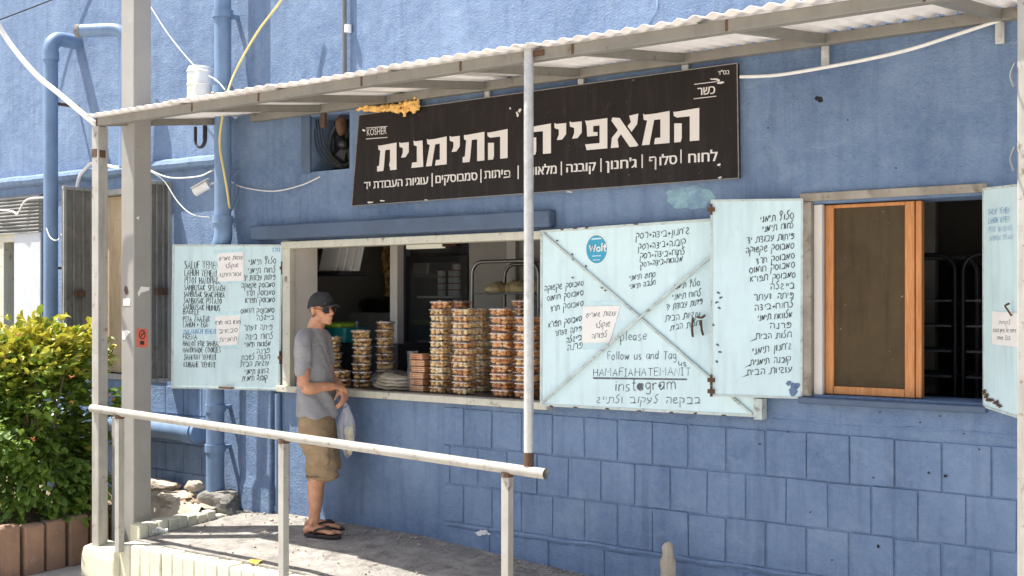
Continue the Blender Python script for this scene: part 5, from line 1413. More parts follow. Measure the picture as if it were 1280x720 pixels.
for k in range(4): m.tube(smoothpath([W(392 + 3 * k, 150, WY + .05), W(396 + 4 * k, 185, WY + .03), W(410 + 5 * k, 205, WY + .03), W(428, 210, WY + .05)], 5), .004, 6)
m.build('wire', M['black'], T)
# ------------------------------------------------------------------ goods on the counter
def cookies_mesh(w, d, h, n, seed, r0, style, roundtub=False):
    rnd = random.Random(seed); m = MB()
    tries = 0
    lay_ = max(2, int(h / (r0 * 1.05)))
    for L in range(lay_):
        z = r0 * .75 + (h - r0 * 1.4) * L / max(1, lay_ - 1)
        if roundtub:
            for ring_r, cnt in ((w / 2 - r0 * .95, int(2 * math.pi * (w / 2) / (r0 * 1.9))), (w / 4 - r0 * .3, 5)):
                for k in range(cnt):
                    a = 2 * math.pi * (k + rnd.random() * .5) / cnt + L
                    rot = Matrix.Rotation(rnd.uniform(0, 6), 3, 'Z') @ Matrix.Rotation(rnd.uniform(-1.2, 1.2), 3, 'X')
                    m.ball((ring_r * math.cos(a), ring_r * math.sin(a), z + rnd.uniform(-.3, .3) * r0), (r0 * rnd.uniform(.85, 1.2), r0 * rnd.uniform(.6, .9), r0 * rnd.uniform(.4, .65)), 7, 5, rot, .25, rnd.random() * 9)
        else:
            nx_, ny_ = max(2, round(w / (r0 * 1.95))), max(2, round(d / (r0 * 1.95)))
            for i in range(nx_):
                for j in range(ny_):
                    x = (i + .5) / nx_ * w - w / 2; y = (j + .5) / ny_ * d - d / 2
                    rot = Matrix.Rotation(rnd.uniform(0, 6), 3, 'Z') @ Matrix.Rotation(rnd.uniform(-.9, .9), 3, 'X')
                    x = max(-w / 2 + r0 * .8, min(w / 2 - r0 * .8, x + rnd.uniform(-.3, .3) * r0)); y = max(-d / 2 + r0 * .8, min(d / 2 - r0 * .8, y + rnd.uniform(-.3, .3) * r0))
                    m.ball((x, y, z + rnd.uniform(-.25, .25) * r0), (r0 * rnd.uniform(.9, 1.2), r0 * rnd.uniform(.65, .95), r0 * rnd.uniform(.45, .7)), 7, 5, rot, .25, rnd.random() * 9)
    return m
def rrect(w, d, r, z, n=4):
    pts = []
    for cx, cy, a0 in ((w / 2 - r, d / 2 - r, 0), (-w / 2 + r, d / 2 - r, 90), (-w / 2 + r, -d / 2 + r, 180), (w / 2 - r, -d / 2 + r, 270)):
        for k in range(n + 1):
            a = math.radians(a0 + 90 * k / n); pts.append((cx + r * math.cos(a), cy + r * math.sin(a), z))
    return pts
PROTO = {}
def proto_box(key, w, d, h, mat, n, r0, seed):
    t = bpy.data.objects.new('cookie_tub', None); t.empty_display_size = .05
    COL.objects.link(t)
    m = MB(); m.rings([rrect(w * .92, d * .92, .012, .001), rrect(w * .96, d * .96, .014, h * .78)], caps=False); m.add(rrect(w * .92, d * .92, .012, .001), [tuple(range(20))])
    m.build('tub', M['clear'], t, local=True)
    m = MB(); m.rings([rrect(w * 1.02, d * 1.02, .016, h * .76), rrect(w * 1.02, d * 1.02, .016, h * .81), rrect(w * .95, d * .95, .014, h * .83), rrect(w * .93, d * .93, .014, h * .985)], caps=False); m.add(rrect(w * .93, d * .93, .014, h * .985), [tuple(range(20))])
    m.build('lid', M['lid'], t, local=True)
    m = MB(); m.rings([rrect(w * .97, d * .97, .015, h * .76), rrect(w * 1.035, d * 1.035, .016, h * .77), rrect(w * 1.035, d * 1.035, .016, h * .86), rrect(w * .97, d * .97, .015, h * .87)], caps=False); m.build('rim', M['rim'], t, local=True)
    cookies_mesh(w * .93, d * .93, h * .98, n, seed, r0, 0).build('cookies', mat, t, local=True)
    PROTO.setdefault(key, []).append(t); return t
def proto_round(key, dia, h, mat, r0, seed):
    t = bpy.data.objects.new('cookie_tub', None); t.empty_display_size = .05
    COL.objects.link(t); r = dia / 2
    m = MB(); m.lathe((0, 0, 0), [(r * .90, .001), (r * .94, h * .82)], 24, caps=False); m.add([(r * .9 * math.cos(k * math.pi / 12), r * .9 * math.sin(k * math.pi / 12), .001) for k in range(24)], [tuple(range(24))])
    m.build('tub', M['clear'], t, local=True)
    m = MB(); m.lathe((0, 0, 0), [(r, h * .80), (r, h * .90), (r * .94, h * .91), (r * .92, h * .985)], 24, caps=False); m.add([(r * .92 * math.cos(k * math.pi / 12), r * .92 * math.sin(k * math.pi / 12), h * .985) for k in range(24)], [tuple(range(24))])
    m.build('lid', M['lid'], t, local=True)
    m = MB(); m.lathe((0, 0, 0), [(r * .97, h * .78), (r * 1.03, h * .79), (r * 1.03, h * .89), (r * .97, h * .90)], 24, caps=False); m.build('rim', M['rim'], t, local=True)
    cookies_mesh(dia * .92, dia * .92, h * .95, 0, seed, r0, 0, True).build('cookies', mat, t, local=True)
    PROTO.setdefault(key, []).append(t); return t
def proto_flat(key, w, d, h, mat):
    t = bpy.data.objects.new('biscuit_pack', None); t.empty_display_size = .05
    COL.objects.link(t)
    m = MB()
    for k in range(3):
        m.box((-w * .46, -d * .46, h * (.06 + .29 * k)), (w * .46, d * .46, h * (.30 + .29 * k)))
    m.build('biscuits', mat, t, local=True, bevel=.003)
    m = MB(); m.rings([rrect(w, d, .008, .001), rrect(w * 1.02, d * 1.02, .008, h * .5), rrect(w, d, .008, h * .97)]); m.build('wrapper', M['wrap'], t, local=True)
    PROTO.setdefault(key, []).append(t); return t
for s in (1, 2): proto_box('pale', .124, .124, .046, M['cookie_pale'], 16, .019, s)
for s in (3, 4): proto_box('gold', .136, .136, .046, M['cookie_gold'], 16, .020, s)
for s in (5, 6): proto_box('brown', .138, .138, .055, M['cookie_brown'], 16, .023, s)
for s in (7, 8): proto_round('choc', .150, .062, M['cookie_choc'], .021, s)
proto_flat('flat', .125, .11, .046, M['cookie_wafer'])
GRP = 'clear tubs of cookies stacked on the counter'
ORD = ['', 'topmost', 'second', 'third', 'fourth', 'fifth', 'sixth', 'seventh', 'eighth', 'ninth', 'tenth', 'eleventh', 'twelfth', 'thirteenth', 'fourteenth', 'fifteenth']
used = set(); rs = random.Random(21)
CZ = SILL + .001
HGT = {'pale': .046, 'gold': .046, 'brown': .055, 'choc': .062, 'flat': .046}
def place(key, x, y, z, rz, label, grp=GRP):
    opts = PROTO[key]; p = opts[rs.randrange(len(opts))]
    if p.name not in used: o = p; used.add(p.name)
    else: o = copy_tree(p)
    o.location = (x, y, z); o.rotation_euler = (0, 0, rz)
    tag(o, label, 'biscuit pack' if key == 'flat' else 'cookie tub', grp)
    return o
def stack(keys, px, Y, desc, rz=0, jit=.006, z0=CZ, grp=GRP, noun='tub'):
    x = WX(px, Y); z = z0; n = len(keys)
    lean = rs.uniform(-.012, .012)
    for i, k in enumerate(keys):
        pos = n - i
        w_ = 'topmost' if pos == 1 else ('lowest' if i == 0 else ORD[pos] + ' from the top')
        what = {'pale': 'pale cookie tub', 'gold': 'golden cookie tub', 'brown': 'brown cookie tub', 'choc': 'swirled cookie tub', 'flat': 'flat brown biscuit pack'}[k]
        turn = math.pi / 2 * rs.randrange(4) if k != 'flat' else 0
        place(k, x + rs.uniform(-jit, jit) + lean * i / n, Y + rs.uniform(-jit, jit), z, rz + turn + rs.uniform(-.10, .10), '%s, %s in %s' % (what, w_, desc), grp)
        z += HGT[k]
    return z
stack(['choc'] * 6, 417, 6.52, 'the round stack nearest the man')
stack(['choc'] * 2, 428, 6.33, 'the short pair at the man\'s hands')
stack(['choc'] * 7, 453, 6.36, 'the round stack left of the bread bag')
stack(['choc'] * 8, 481, 6.62, 'the round stack behind the bread bag')
stack(['flat'] * 6, 526, 6.34, 'the low pack stack', grp='flat biscuit packs stacked on the counter', rz=.05)
zt_ = stack(['pale'] * 13, 551, 6.33, 'the slim pale stack')
place('brown', WX(553, 6.35), 6.35, zt_, .2, 'clear tub of brown cookies lying on top of the slim pale stack')
zt_ = stack(['gold'] * 13, 580.5, 6.31, 'the golden front stack', rz=.0)
zt_ = stack(['pale'] * 13, 602, 6.55, 'the pale stack behind the golden one')
place('brown', WX(574, 6.62), 6.62, stack(['gold'] * 13, 574, 6.62, 'the rear stack behind the golden one'), .1, 'clear tub of brown cookies crowning the stack behind the golden front stack')
stack(['brown'] * 11, 630, 6.31, 'the tall brown stack')
stack(['brown'] * 10, 660, 6.30, 'the brown stack beside the round post')
stack(['brown'] * 12, 656, 6.56, 'the brown stack behind the round post')
# bag of flat bread
bx = WX(492, 6.36); rb = random.Random(2)
T = thing('bread_bag', (bx, 6.36, CZ), 'plastic bag of folded pale flat breads lying on the counter', 'bread bag')
for k in range(4):
    m = MB(); rows = []
    w_, d_ = .17 - .012 * k, .11
    for j in range(9):
        v = j / 8 * 2 - 1
        rows.append([(bx + w_ * math.cos(a) * (1 - .15 * v * v) + .01 * k, 6.36 + d_ * math.sin(a), CZ + .012 + .024 * k + .011 * v + .022 * abs(math.cos(a)) ** 2 * (1 if math.cos(a) < 0 else -.1) + .008 * mnoise.noise(Vector((math.cos(a) * 2, math.sin(a) * 2, k * 3.1)))) for a in [2 * math.pi * q / 28 for q in range(28)]])
    rows = [[(bx + (p[0] - bx) * s_, 6.36 + (p[1] - 6.36) * s_, p[2]) for p in r] for r, s_ in zip(rows, (.75, .9, .97, 1, 1, 1, .97, .9, .75))]
    m.rings(rows); m.build('flat_bread', M['palebread'], T)
m = MB(); rows = []
for j in range(9):
    v = j / 8; s_ = (.9, 1.05, 1.1, 1.1, 1.1, 1.08, 1.02, .8, .3)[j]
    rows.append([(bx + .01 + .185 * s_ * math.cos(a) + .006 * mnoise.noise(Vector((a * 3, v * 5, 0))), 6.36 + .125 * s_ * math.sin(a), CZ + .004 + .135 * v + .008 * mnoise.noise(Vector((a * 4, v * 5, 8)))) for a in [2 * math.pi * q / 32 for q in range(32)]])
m.rings(rows); m.build('bag', M['wrap'], T)
# crumpled bag by the biscuit packs
m = MB(); cx_ = WX(514, 6.30); rows = []
for j in range(10):
    v = j / 9
    rows.append([(cx_ + (.035 + .01 * math.sin(v * 7)) * math.cos(a) * (1 + .35 * mnoise.noise(Vector((math.cos(a) * 2, v * 6, math.sin(a) * 2)))), 6.31 + .04 * math.sin(a) * (1 + .3 * mnoise.noise(Vector((math.cos(a) * 2, v * 6, 4)))), CZ + .29 * v) for a in [2 * math.pi * q / 20 for q in range(20)]])
m.rings(rows); tag(m.build('crumpled_bag', M['wrap']), 'crumpled clear plastic bag standing beside the flat biscuit packs', 'bag')

# ------------------------------------------------------------------ inside the shop
fY = 7.5
f0, f1 = WX(507, fY), WX(584, fY)
F = thing('display_fridge', ((f0 + f1) / 2, fY + .3, -.1), 'black display fridge with a glass door inside the shop', 'fridge')
zd1, zd0 = WZ(540, 324, fY), .25
zt_ = 2.2
m = MB(); m.box((f0, fY + .06, -.1), (f0 + .04, fY + .65, zt_)).box((f1 - .04, fY + .06, -.1), (f1, fY + .65, zt_)).box((f0 + .04, fY + .06, zd1), (f1 - .04, fY + .65, zt_)).box((f0 + .04, fY + .62, zd0), (f1 - .04, fY + .65, zd1)).box((f0 + .04, fY + .06, -.1), (f1 - .04, fY + .65, zd0)); m.build('body', M['black'], F, bevel=.003)
m = MB(); m.box((f0, fY, zd0), (f0 + .05, fY + .055, zd1 + .03)).box((f1 - .07, fY, zd0), (f1, fY + .055, zd1 + .03)).box((f0 + .05, fY, zd1 - .03), (f1 - .07, fY + .055, zd1 + .03)).box((f0 + .05, fY, zd0), (f1 - .07, fY + .055, zd0 + .06)); d_ = m.build('door', M['black'], F, bevel=.003)
MB().box((f0 + .05, fY + .02, zd0 + .05), (f1 - .07, fY + .028, zd1 - .02)).build('glass', M['glass'], d_, smooth=False)
MB().box((f0 + .045, fY + .58, zd0), (f1 - .045, fY + .615, zd1)).build('liner', M['inwall'], F, smooth=False)
MB().box((f0 + .01, fY - .006, WZ(520, 311, fY)), (WX(552, fY), fY + .05, 2.25)).build('header', M['litsign'], F, bevel=.003)
MB().box((WX(553, fY), fY - .004, WZ(560, 308, fY)), (WX(570, fY), fY + .05, 2.25)).build('display', M['rust'], F, bevel=.003)
for z in (WZ(540, 371, fY + .2), 1.3, .95, .6):
    MB().box((f0 + .06, fY + .08, z - .012), (f1 - .06, fY + .55, z + .008)).build('shelf', M['white'], F, bevel=.002)
zsh = WZ(540, 371, fY + .2) + .009
for i in range(4):
    for k in range(4 if i < 2 else 5):
        m = MB(); c = (f0 + .24 + .085 * i, fY + .2 + .04 * (i % 2), zsh + .056 * k); m.lathe(c, [(.034, 0), (.039, .045)], 14)
        o = m.build('dip_cup', M['white'], None); m = MB(); m.lathe(c, [(.041, .044), (.041, .053)], 14); m.build('lid', M['redlid'], o)
        tag(o, 'small dip cup with a red lid stacked on the upper fridge shelf', 'cup', 'red lidded cups in the fridge')
# wall panels and post
MB().box((f1 + .004, fY + .02, -.1), (WX(720, fY) + .8, fY + .10, 2.84)).build('partition', M['inwall'], B, smooth=False)
MB().box((WX(636, fY), fY - .03, -.1), (WX(647, fY), fY + .018, 2.84)).build('pilaster_strip', M['inpost'], B)
ip = WX(496, 7.0)
MB().box((ip - .04, 6.96, -.1), (ip + .04, 7.04, 2.84)).build('inner_post', M['inpost'], B, bevel=.004)
MB().box((f0 - .35, fY + .3, -.1), (f0 - .004, fY + .36, 2.84)).build('partition', M['darkmetal'], B, smooth=False)
# trolley behind the tubs
def utube(x0, x1, y, z0, z1, r, m):
    k = .10
    pts = [(x0, y, z0), (x0, y, z1 - k)] + [(x0 + k - k * math.cos(a), y, z1 - k + k * math.sin(a)) for a in [q * math.pi / 12 for q in range(1, 6)]] + [(x0 + k, y, z1), (x1 - k, y, z1)] + [(x1 - k + k * math.sin(a), y, z1 - k + k * math.cos(a)) for a in [q * math.pi / 12 for q in range(1, 7)]] + [(x1, y, z0)]
    m.tube(pts, r, 10)
tY = 6.95
tx0 = WX(590, tY); tx1 = tx0 + .62; tz1 = WZ(610, 327, tY)
T = thing('bakery_trolley', ((tx0 + tx1) / 2, tY + .25, -.1), 'tube framed bakery trolley with trays behind the cookie stacks', 'trolley')
m = MB(); utube(tx0, tx1, tY, -.1, tz1, .015, m); m.build('tube_frame', M['steel'], T)
m = MB(); utube(tx0, tx1, tY + .42, -.1, tz1 - .01, .015, m); m.build('tube_frame', M['steel'], T)
for z in (WZ(620, 366, tY), 1.35, 1.1, .7):
    m = MB(); m.box((tx0 + .02, tY - .02, z - .012), (tx1 - .02, tY + .44, z)); m.build('tray', M['darkmetal'], T, bevel=.003)
z = WZ(620, 366, tY) + .001
rt = random.Random(9)
for i in range(4):
    cx_ = tx0 + .14 + .115 * i; cy_ = tY + .14 + .07 * (i % 2)
    m = MB(); rows = []
    for j in range(6):
        s_ = (1, 1.04, 1.0, .85, .6, .2)[j]
        rows.append([(cx_ + .095 * s_ * math.cos(a), cy_ + .10 * s_ * math.sin(a), z + .016 * j * (1 + .5 * mnoise.noise(Vector((math.cos(a) + i * 3, math.sin(a), 0)))) + .012 * s_ * mnoise.noise(Vector((math.cos(a) * 2, math.sin(a) * 2, i)))) for a in [2 * math.pi * q / 22 for q in range(22)]])
    m.rings(rows)
    tag(m.build('flat_bread', M['bread']), 'heap of folded golden flat bread on the top tray of the trolley', 'bread', 'flat breads on the trolley')
# left end of the shop: shelf with white trays, knives, teal box
SHY = 7.0
shx = WX(420, SHY)
zs = WZ(420, 340, SHY)
T = tag(MB().box((shx - .45, SHY - .12, zs - .03), (shx + .15, SHY + .22, zs)).build('wall_shelf', M['black'], None, bevel=.003), 'black wall shelf under the white trays inside the shop', 'shelf')
T = thing('tray_stack', (shx, SHY, zs), 'tilted stack of white plastic trays on the black shelf', 'trays')
for k in range(4):
    c = Vector((shx - .13 + .040 * k, SHY - .08 + .05 * k, zs + .008))
    m = MB(); m.hexa([c, c + Vector((.20, 0, 0)), c + Vector((.20, .02, 0)), c + Vector((0, .02, 0))], [c + Vector((.05, .02, .24)), c + Vector((.25, .02, .24)), c + Vector((.25, .04, .24)), c + Vector((.05, .04, .24))]); m.build('tray', M['white'], T, bevel=.004)
for i, (px0_, py0_, px1_, py1_) in enumerate(((437, 368, 439, 394), (444, 361, 452, 392), (462, 318, 463, 345))):
    a = W(px0_, py0_, 8.6); b = W(px1_, py1_, 8.6)
    T = thing('knife', (b.x, 8.6, b.z), ['long knife leaning left on the shop back wall', 'dark handled knife hanging slanted on the shop back wall', 'short dark tool hanging below the ceiling inside the shop'][i], 'knife')
    MB().bar(a, a.lerp(b, .45), .035, .03, (0, 1, 0)).build('handle', M['black'], T, bevel=.004)
    MB().bar(a.lerp(b, .45), b, .045, .008, (0, 1, 0)).build('blade', M['darkmetal'], T)
tp = W(424, 412, 6.95)
T = thing('storage_box', (tp.x, 6.95, tp.z - .10), 'teal storage box with a lime green lid behind the man', 'box')
m = MB(); m.rings([rrect(.40, .28, .03, tp.z - .10), rrect(.43, .30, .03, tp.z + .02)]); m.v = [v + Vector((tp.x, 6.95, 0)) for v in m.v]; m.build('body', M['tealplastic'], T)
m = MB(); m.rings([rrect(.30, .26, .03, tp.z + .022), rrect(.30, .26, .03, tp.z + .05), rrect(.2, .2, .03, tp.z + .065)]); m.v = [v + Vector((tp.x - .03, 6.95, 0)) for v in m.v]; m.build('lid', M['lime'], T)
tag(MB().box((WX(398, 6.8) - .8, 6.83, -.1), (WX(500, 6.8) - .05, 7.35, tp.z - .101)).build('shadow_stand', M['black'], None, bevel=.005), 'added black stand giving the shadow behind the counter under the teal box', 'cabinet')  # added stand; its black colour gives the shadow below the teal box
m = MB(); c = W(446, 408, 7.0); m.lathe((c.x, 7.0, tp.z - .1), [(.035, 0), (.04, .02), (.04, .10), (.016, .14), (.016, .17)], 16); tag(m.build('glass_jar', M['glass']), 'small clear bottle standing right of the teal box', 'bottle')
T = tag(MB().box((WX(408, 8.4), 8.25, .9), (WX(470, 8.4), 8.68, 1.55)).build('kitchen_cabinet', M['inpost'], None, bevel=.006), 'brownish cabinet against the back wall of the shop', 'cabinet')
m = MB(); c = W(478, 384, 8.2); m.ball(c, (.24, .2, .09), 18, 10, jit=.4, sd=3); m.v = [Vector((v.x, v.y, max(v.z, c.z - .05))) for v in m.v]
o = tag(m.build('cloth_heap', M['black']), 'dark heap of cloth on the rear bench inside the shop', 'cloth')
tag(MB().box((WX(455, 8.2), 7.95, -.1), (WX(497, 8.2) + .1, 8.6, c.z - .051)).build('rear_bench', M['inpost'], None, bevel=.006), 'pale rear bench carrying the dark cloth heap', 'bench')
m = MB(); a = W(482, 318, 8.2); m.tube(smoothpath([a + Vector((0, 0, .12)), a, a + Vector((.03, 0, -.2)), a + Vector((.02, 0, -.4))], 5), [.04] * 5 + [.05] * 5 + [.03] * 6, 8)
tag(m.build('apron', M['cookie_choc']), 'dark yellowish apron hanging inside the shop left of the fridge', 'apron')
# trolleys in the right window
for i, (xa, xb, yy, lab) in enumerate(((1176, 1194, 7.05, 'dark tube trolley on the left inside the right window'), (1204, 1236, 7.05, 'dark tube trolley on the right inside the right window'))):
    x0, x1 = WX(xa, yy), WX(xb, yy); z1 = WZ(1195, 318, yy)
    if i == 1: x1 = x0 + .45
    else: x0 = x1 - .45
    T = thing('bakery_trolley', ((x0 + x1) / 2, yy + .3, -.1), lab, 'trolley')
    m = MB(); utube(x0, x1, yy, -.1, z1, .014, m); m.build('tube_frame', M['black'], T)
    m = MB(); utube(x0, x1, yy + .5, -.1, z1, .017, m); m.build('tube_frame', M['darkmetal'], T)
    for k in range(11):
        z = .15 + .15 * k
        if z < z1 - .1: MB().box((x0 + .02, yy - .02, z), (x1 - .02, yy + .52, z + .012)).build('tray', M['darkmetal'], T)
tag(MB().box((WX(1156, 7.6), 7.55, -.1), (WX(1160, 7.6) + .06, 7.62, 2.8)).build('inner_pole', M['inpost'], None), 'pale upright pole inside the right window', 'pole')
tag(MB().box((WX(1150, 8.5), 8.3, -.1), (WX(1280, 8.5), 8.6, 1.9)).build('dark_cupboard', M['black'], None, bevel=.006), 'dark cupboard at the back of the right room', 'cupboard')
# ------------------------------------------------------------------ the man waiting at the counter
def loft(m, secs, n=22):
    """secs: (cx, cy, cz, rx, ry[, tilt about y])"""
    R = []
    for s in secs:
        cx, cy, cz, rx, ry = s[:5]; tl = s[5] if len(s) > 5 else 0
        ring = []
        for k in range(n):
            a = 2 * math.pi * k / n
            x, y = rx * math.cos(a), ry * math.sin(a)
            ring.append((cx + x * math.cos(tl), cy + y, cz - x * math.sin(tl)))
        R.append(ring)
    m.rings(R)
MANX, MANY = -5.965, 5.89
MZ = ramp_z(MANX, MANY)
MAN = thing('person', (MANX, MANY, MZ), 'man in grey t-shirt, khaki shorts, dark cap and sunglasses waiting at the hatch', 'person')
MAN.rotation_euler = (0, 0, math.radians(23)); MAN.scale = (1.012, 1.012, 1.012)
def V(*a): return Vector(a)
# joints: x forward, y to his left (away from us), z up
hipR, kneeR, ankR = V(-.055, -.085, .90), V(.012, -.095, .48), V(-.040, -.10, .095)
hipL, kneeL, ankL = V(-.060, .085, .90), V(-.050, .10, .48), V(-.115, .095, .095)
shR, elR, wrR = V(-.085, -.180, 1.375), V(-.062, -.225, 1.06), V(.092, -.050, 1.050)
shL, elL, wrL = V(-.085, .180, 1.375), V(-.05, .225, 1.08), V(.112, .045, 1.035)
b = MB()
def limb(m, pts, rad, n=16, k=6):
    P = smoothpath(pts, k)
    R = []
    for i in range(len(P)):
        t = i / (len(P) - 1) * (len(rad) - 1); j = min(int(t), len(rad) - 2)
        R.append(rad[j] + (rad[j + 1] - rad[j]) * (t - j))
    m.tube(P, R, n)
for hip, knee, ank, s in ((hipR, kneeR, ankR, -1), (hipL, kneeL, ankL, 1)):
    limb(b, [hip, hip.lerp(knee, .5) + V(.012, 0, 0), knee + V(0, 0, .05), knee - V(0, 0, .02), knee.lerp(ank, .32) + V(-.022, 0, 0), knee.lerp(ank, .7) + V(-.004, 0, 0), ank, ank - V(0, 0, .04)],
         [.070, .070, .060, .056, .058, .044, .036, .038])
    b.ball(knee + V(.026, 0, .0), (.034, .036, .045), 10, 8)
    b.ball(ank + V(.0, .032 * s, 0), .018, 8, 6); b.ball(ank + V(.0, -.032 * s, .006), .018, 8, 6)
    fz = .028
    d = V(1, -.10 if s < 0 else .10, 0).normalized(); sd = V(-d.y, d.x, 0)
    heel = V(ank.x - .042, ank.y, 0)
    secs = [(0, .030, .030, .044), (.045, .036, .036, .052), (.10, .036, .034, .046), (.15, .041, .026, .034), (.195, .045, .018, .024), (.215, .042, .013, .018)]
    R = []
    for l, w, h, top in secs:
        c = heel + d * l
        R.append([tuple(c + sd * (w * math.cos(a)) + V(0, 0, .022 + top * .55 + (h * .95) * math.sin(a) * (1 if math.sin(a) > 0 else .62))) for a in [2 * math.pi * q / 16 for q in range(16)]])
    b.rings(R)
    b.ball(heel + V(-.006, 0, .045), (.03, .03, .032), 10, 8)
    for k in range(5):
        off = (-.034 + .017 * k) * (1 if s < 0 else -1) * -1
        ln = (.036, .034, .031, .026, .020)[k if s > 0 else k]
        c = heel + d * (.205 - .010 * k) + sd * (off * (1 if s < 0 else 1))
        r = .0125 if k == 0 else .0088
        b.tube([c + V(0, 0, .036), c + d * ln * .6 + V(0, 0, .034), c + d * ln + V(0, 0, .028)], [r, r, r * .85], 8)
# pelvis, torso, neck
loft(b, [(-.055, 0, .84, .08, .13), (-.055, 0, .92, .085, .14), (-.058, 0, 1.02, .085, .135), (-.066, 0, 1.14, .082, .135), (-.084, 0, 1.27, .080, .14), (-.092, 0, 1.36, .068, .145), (-.086, 0, 1.42, .058, .085), (-.075, 0, 1.45, .054, .060)])
limb(b, [V(-.085, 0, 1.40), V(-.068, 0, 1.46), V(-.040, 0, 1.53)], [.066, .058, .056])
# shoulders and arms
for sh, el, wr, s in ((shR, elR, wrR, -1), (shL, elL, wrL, 1)):
    limb(b, [sh + V(0, -.06 * s, .03), sh, sh.lerp(el, .35) + V(-.004, .008 * s, 0), sh.lerp(el, .75), el], [.046, .050, .047, .044, .040])
    limb(b, [el, el.lerp(wr, .25) + V(0, .008 * s, -.012), el.lerp(wr, .65), wr], [.041, .045, .034, .027])
def hand(m, wr, fd, pn, s, curls, thumbdir, L=.085):
    """wr wrist, fd finger direction, pn palm normal"""
    fd = fd.normalized(); pn = (pn - fd * pn.dot(fd)).normalized(); sd = fd.cross(pn).normalized() * s
    R = []
    for l, w, h in ((-.008, .025, .020), (.02, .033, .018), (.055, .040, .016), (.088, .038, .013)):
        c = wr + fd * l
        R.append([tuple(c + sd * (w * math.cos(a)) + pn * (h * math.sin(a))) for a in [2 * math.pi * q / 14 for q in range(14)]])
    m.rings(R)
    for k in range(4):
        base = wr + fd * (.080 - .004 * abs(k - 1.2)) + sd * (-.028 + .0188 * k)
        l = (.040, .045, .042, .033)[k]; r = (.0088, .0090, .0088, .0078)[k]
        d = fd.copy(); p = base; P = [p]
        axis = sd
        for seg in range(3):
            ang = curls * (1.0, 1.25, .8)[seg]
            d = (d * math.cos(ang) + pn * math.sin(ang)).normalized()
            p = p + d * l * (1, .68, .52)[seg]; P.append(p)
        m.tube(smoothpath(P, 3), [r] * 5 + [r * .95] * 3 + [r * .85] * 2, 8)
        m.ball(P[-1], r * .9, 8, 6)
    t0 = wr + fd * .022 - sd * .026
    td = (fd * .65 - sd * .55 + pn * .5).normalized()
    t1 = t0 + td * .036; t2 = t1 + (td + thumbdir * .5).normalized() * .03; t3 = t2 + (td * .6 + thumbdir).normalized() * .022
    m.tube([t0, t1, t2, t3], [.014, .0125, .0105, .009], 9); m.ball(t3, .009, 8, 6)
# right forearm crosses the front, the hand resting on the other wrist
hand(b, wrR, V(.42, .80, -.10), V(-.35, .1, -1), -1, .50, V(.1, .6, -.5))
# left hand hangs lower and carries the bag
hand(b, wrL, V(.42, -.30, -.78), V(-.85, .1, -.40), 1, .80, V(-.1, -.2, -.7))
# head
HC = V(-.018, 0, 1.60); hy = math.radians(-27)
HR = Matrix.Rotation(hy, 3, 'Z') @ Matrix.Rotation(math.radians(-1), 3, 'Y')
def h(x, y, z): return HC + HR @ V(x, y, z)
def hb(x, y, z, r, **k): b.ball(h(x, y, z), r, 16, 12, rot=HR, **k)
hb(-.012, 0, .030, (.096, .076, .088))       # cranium
hb(.030, 0, -.030, (.062, .060, .074))        # face
hb(.040, 0, -.080, (.042, .044, .034))        # jaw
hb(.068, 0, -.096, (.022, .026, .020))        # chin
hb(.060, 0, .030, (.032, .056, .030))         # forehead
for s in (-1, 1):
    hb(.062, .034 * s, .008, (.022, .026, .011))  # brow
    hb(.056, .042 * s, -.030, (.024, .020, .020))  # cheekbone
    hb(.012, .054 * s, -.070, (.034, .014, .028))  # jaw corner
    hb(-.010, .076 * s, -.012, (.020, .010, .032)) # ear
    hb(.002, .082 * s, -.002, (.010, .006, .016)); hb(-.016, .083 * s, .004, (.008, .006, .022)); hb(-.004, .078 * s, -.038, (.009, .007, .010))
b.tube([h(.080, 0, .006), h(.098, 0, -.018), h(.110, 0, -.036)], [.010, .013, .015], 10)
hb(.102, 0, -.040, (.015, .013, .011)); hb(.094, .011, -.042, (.010, .008, .008)); hb(.094, -.011, -.042, (.010, .008, .008))
hb(.084, 0, -.064, (.014, .024, .007)); hb(.083, 0, -.075, (.013, .021, .007))
body = remeshed(b, 'body', M['skin'], MAN, .0055, 3)
# hair at the nape, below the cap
m = MB(); 
m.ball(h(-.046, 0, .0), (.064, .0725, .052), 18, 12, rot=HR)
o = m.build('hair', M['hair'], MAN, local=True)
# cap
m = MB(); rows = []
nk = 32
for j in range(9):
    ph = j / 8 * math.pi / 2
    zz = .010 + .110 * math.sin(ph); rr = math.cos(ph) ** .72 if j < 8 else .02
    rows.append([tuple(h(-.012 + .106 * rr * math.cos(a), .087 * rr * math.sin(a), zz + .012 * math.cos(a) * (1 - j / 8) + .0)) for a in [2 * math.pi * q / nk for q in range(nk)]])
m.rings(rows); cap = m.build('cap', M['cap'], MAN, local=True)
m = MB(); up_ = []; dn = []
ng = 15; nl = 6
for i in range(ng):
    a = -1.05 + 2.1 * i / (ng - 1)
    for j in range(nl):
        t_ = j / (nl - 1)
        x = -.012 + .098 * math.cos(a) + (.078 * math.cos(a * .75) ** 1.0) * t_; y = .084 * math.sin(a) * (1 - .05 * t_)
        z = .026 - .010 * t_ - 3.0 * y * y + .008 * math.sin(t_ * 2)
        up_.append(h(x, y, z)); dn.append(h(x, y, z - .004))
m.v = up_ + dn; q = ng * nl
for i in range(ng - 1):
    for j in range(nl - 1):
        a_ = i * nl + j
        m.f.append((a_, a_ + nl, a_ + nl + 1, a_ + 1)); m.f.append((q + a_, q + a_ + 1, q + a_ + nl + 1, q + a_ + nl))
for i in range(ng - 1): a_ = i * nl + nl - 1; m.f.append((a_, a_ + nl, q + a_ + nl, q + a_))
m.build('brim', M['cap'], cap, local=True)
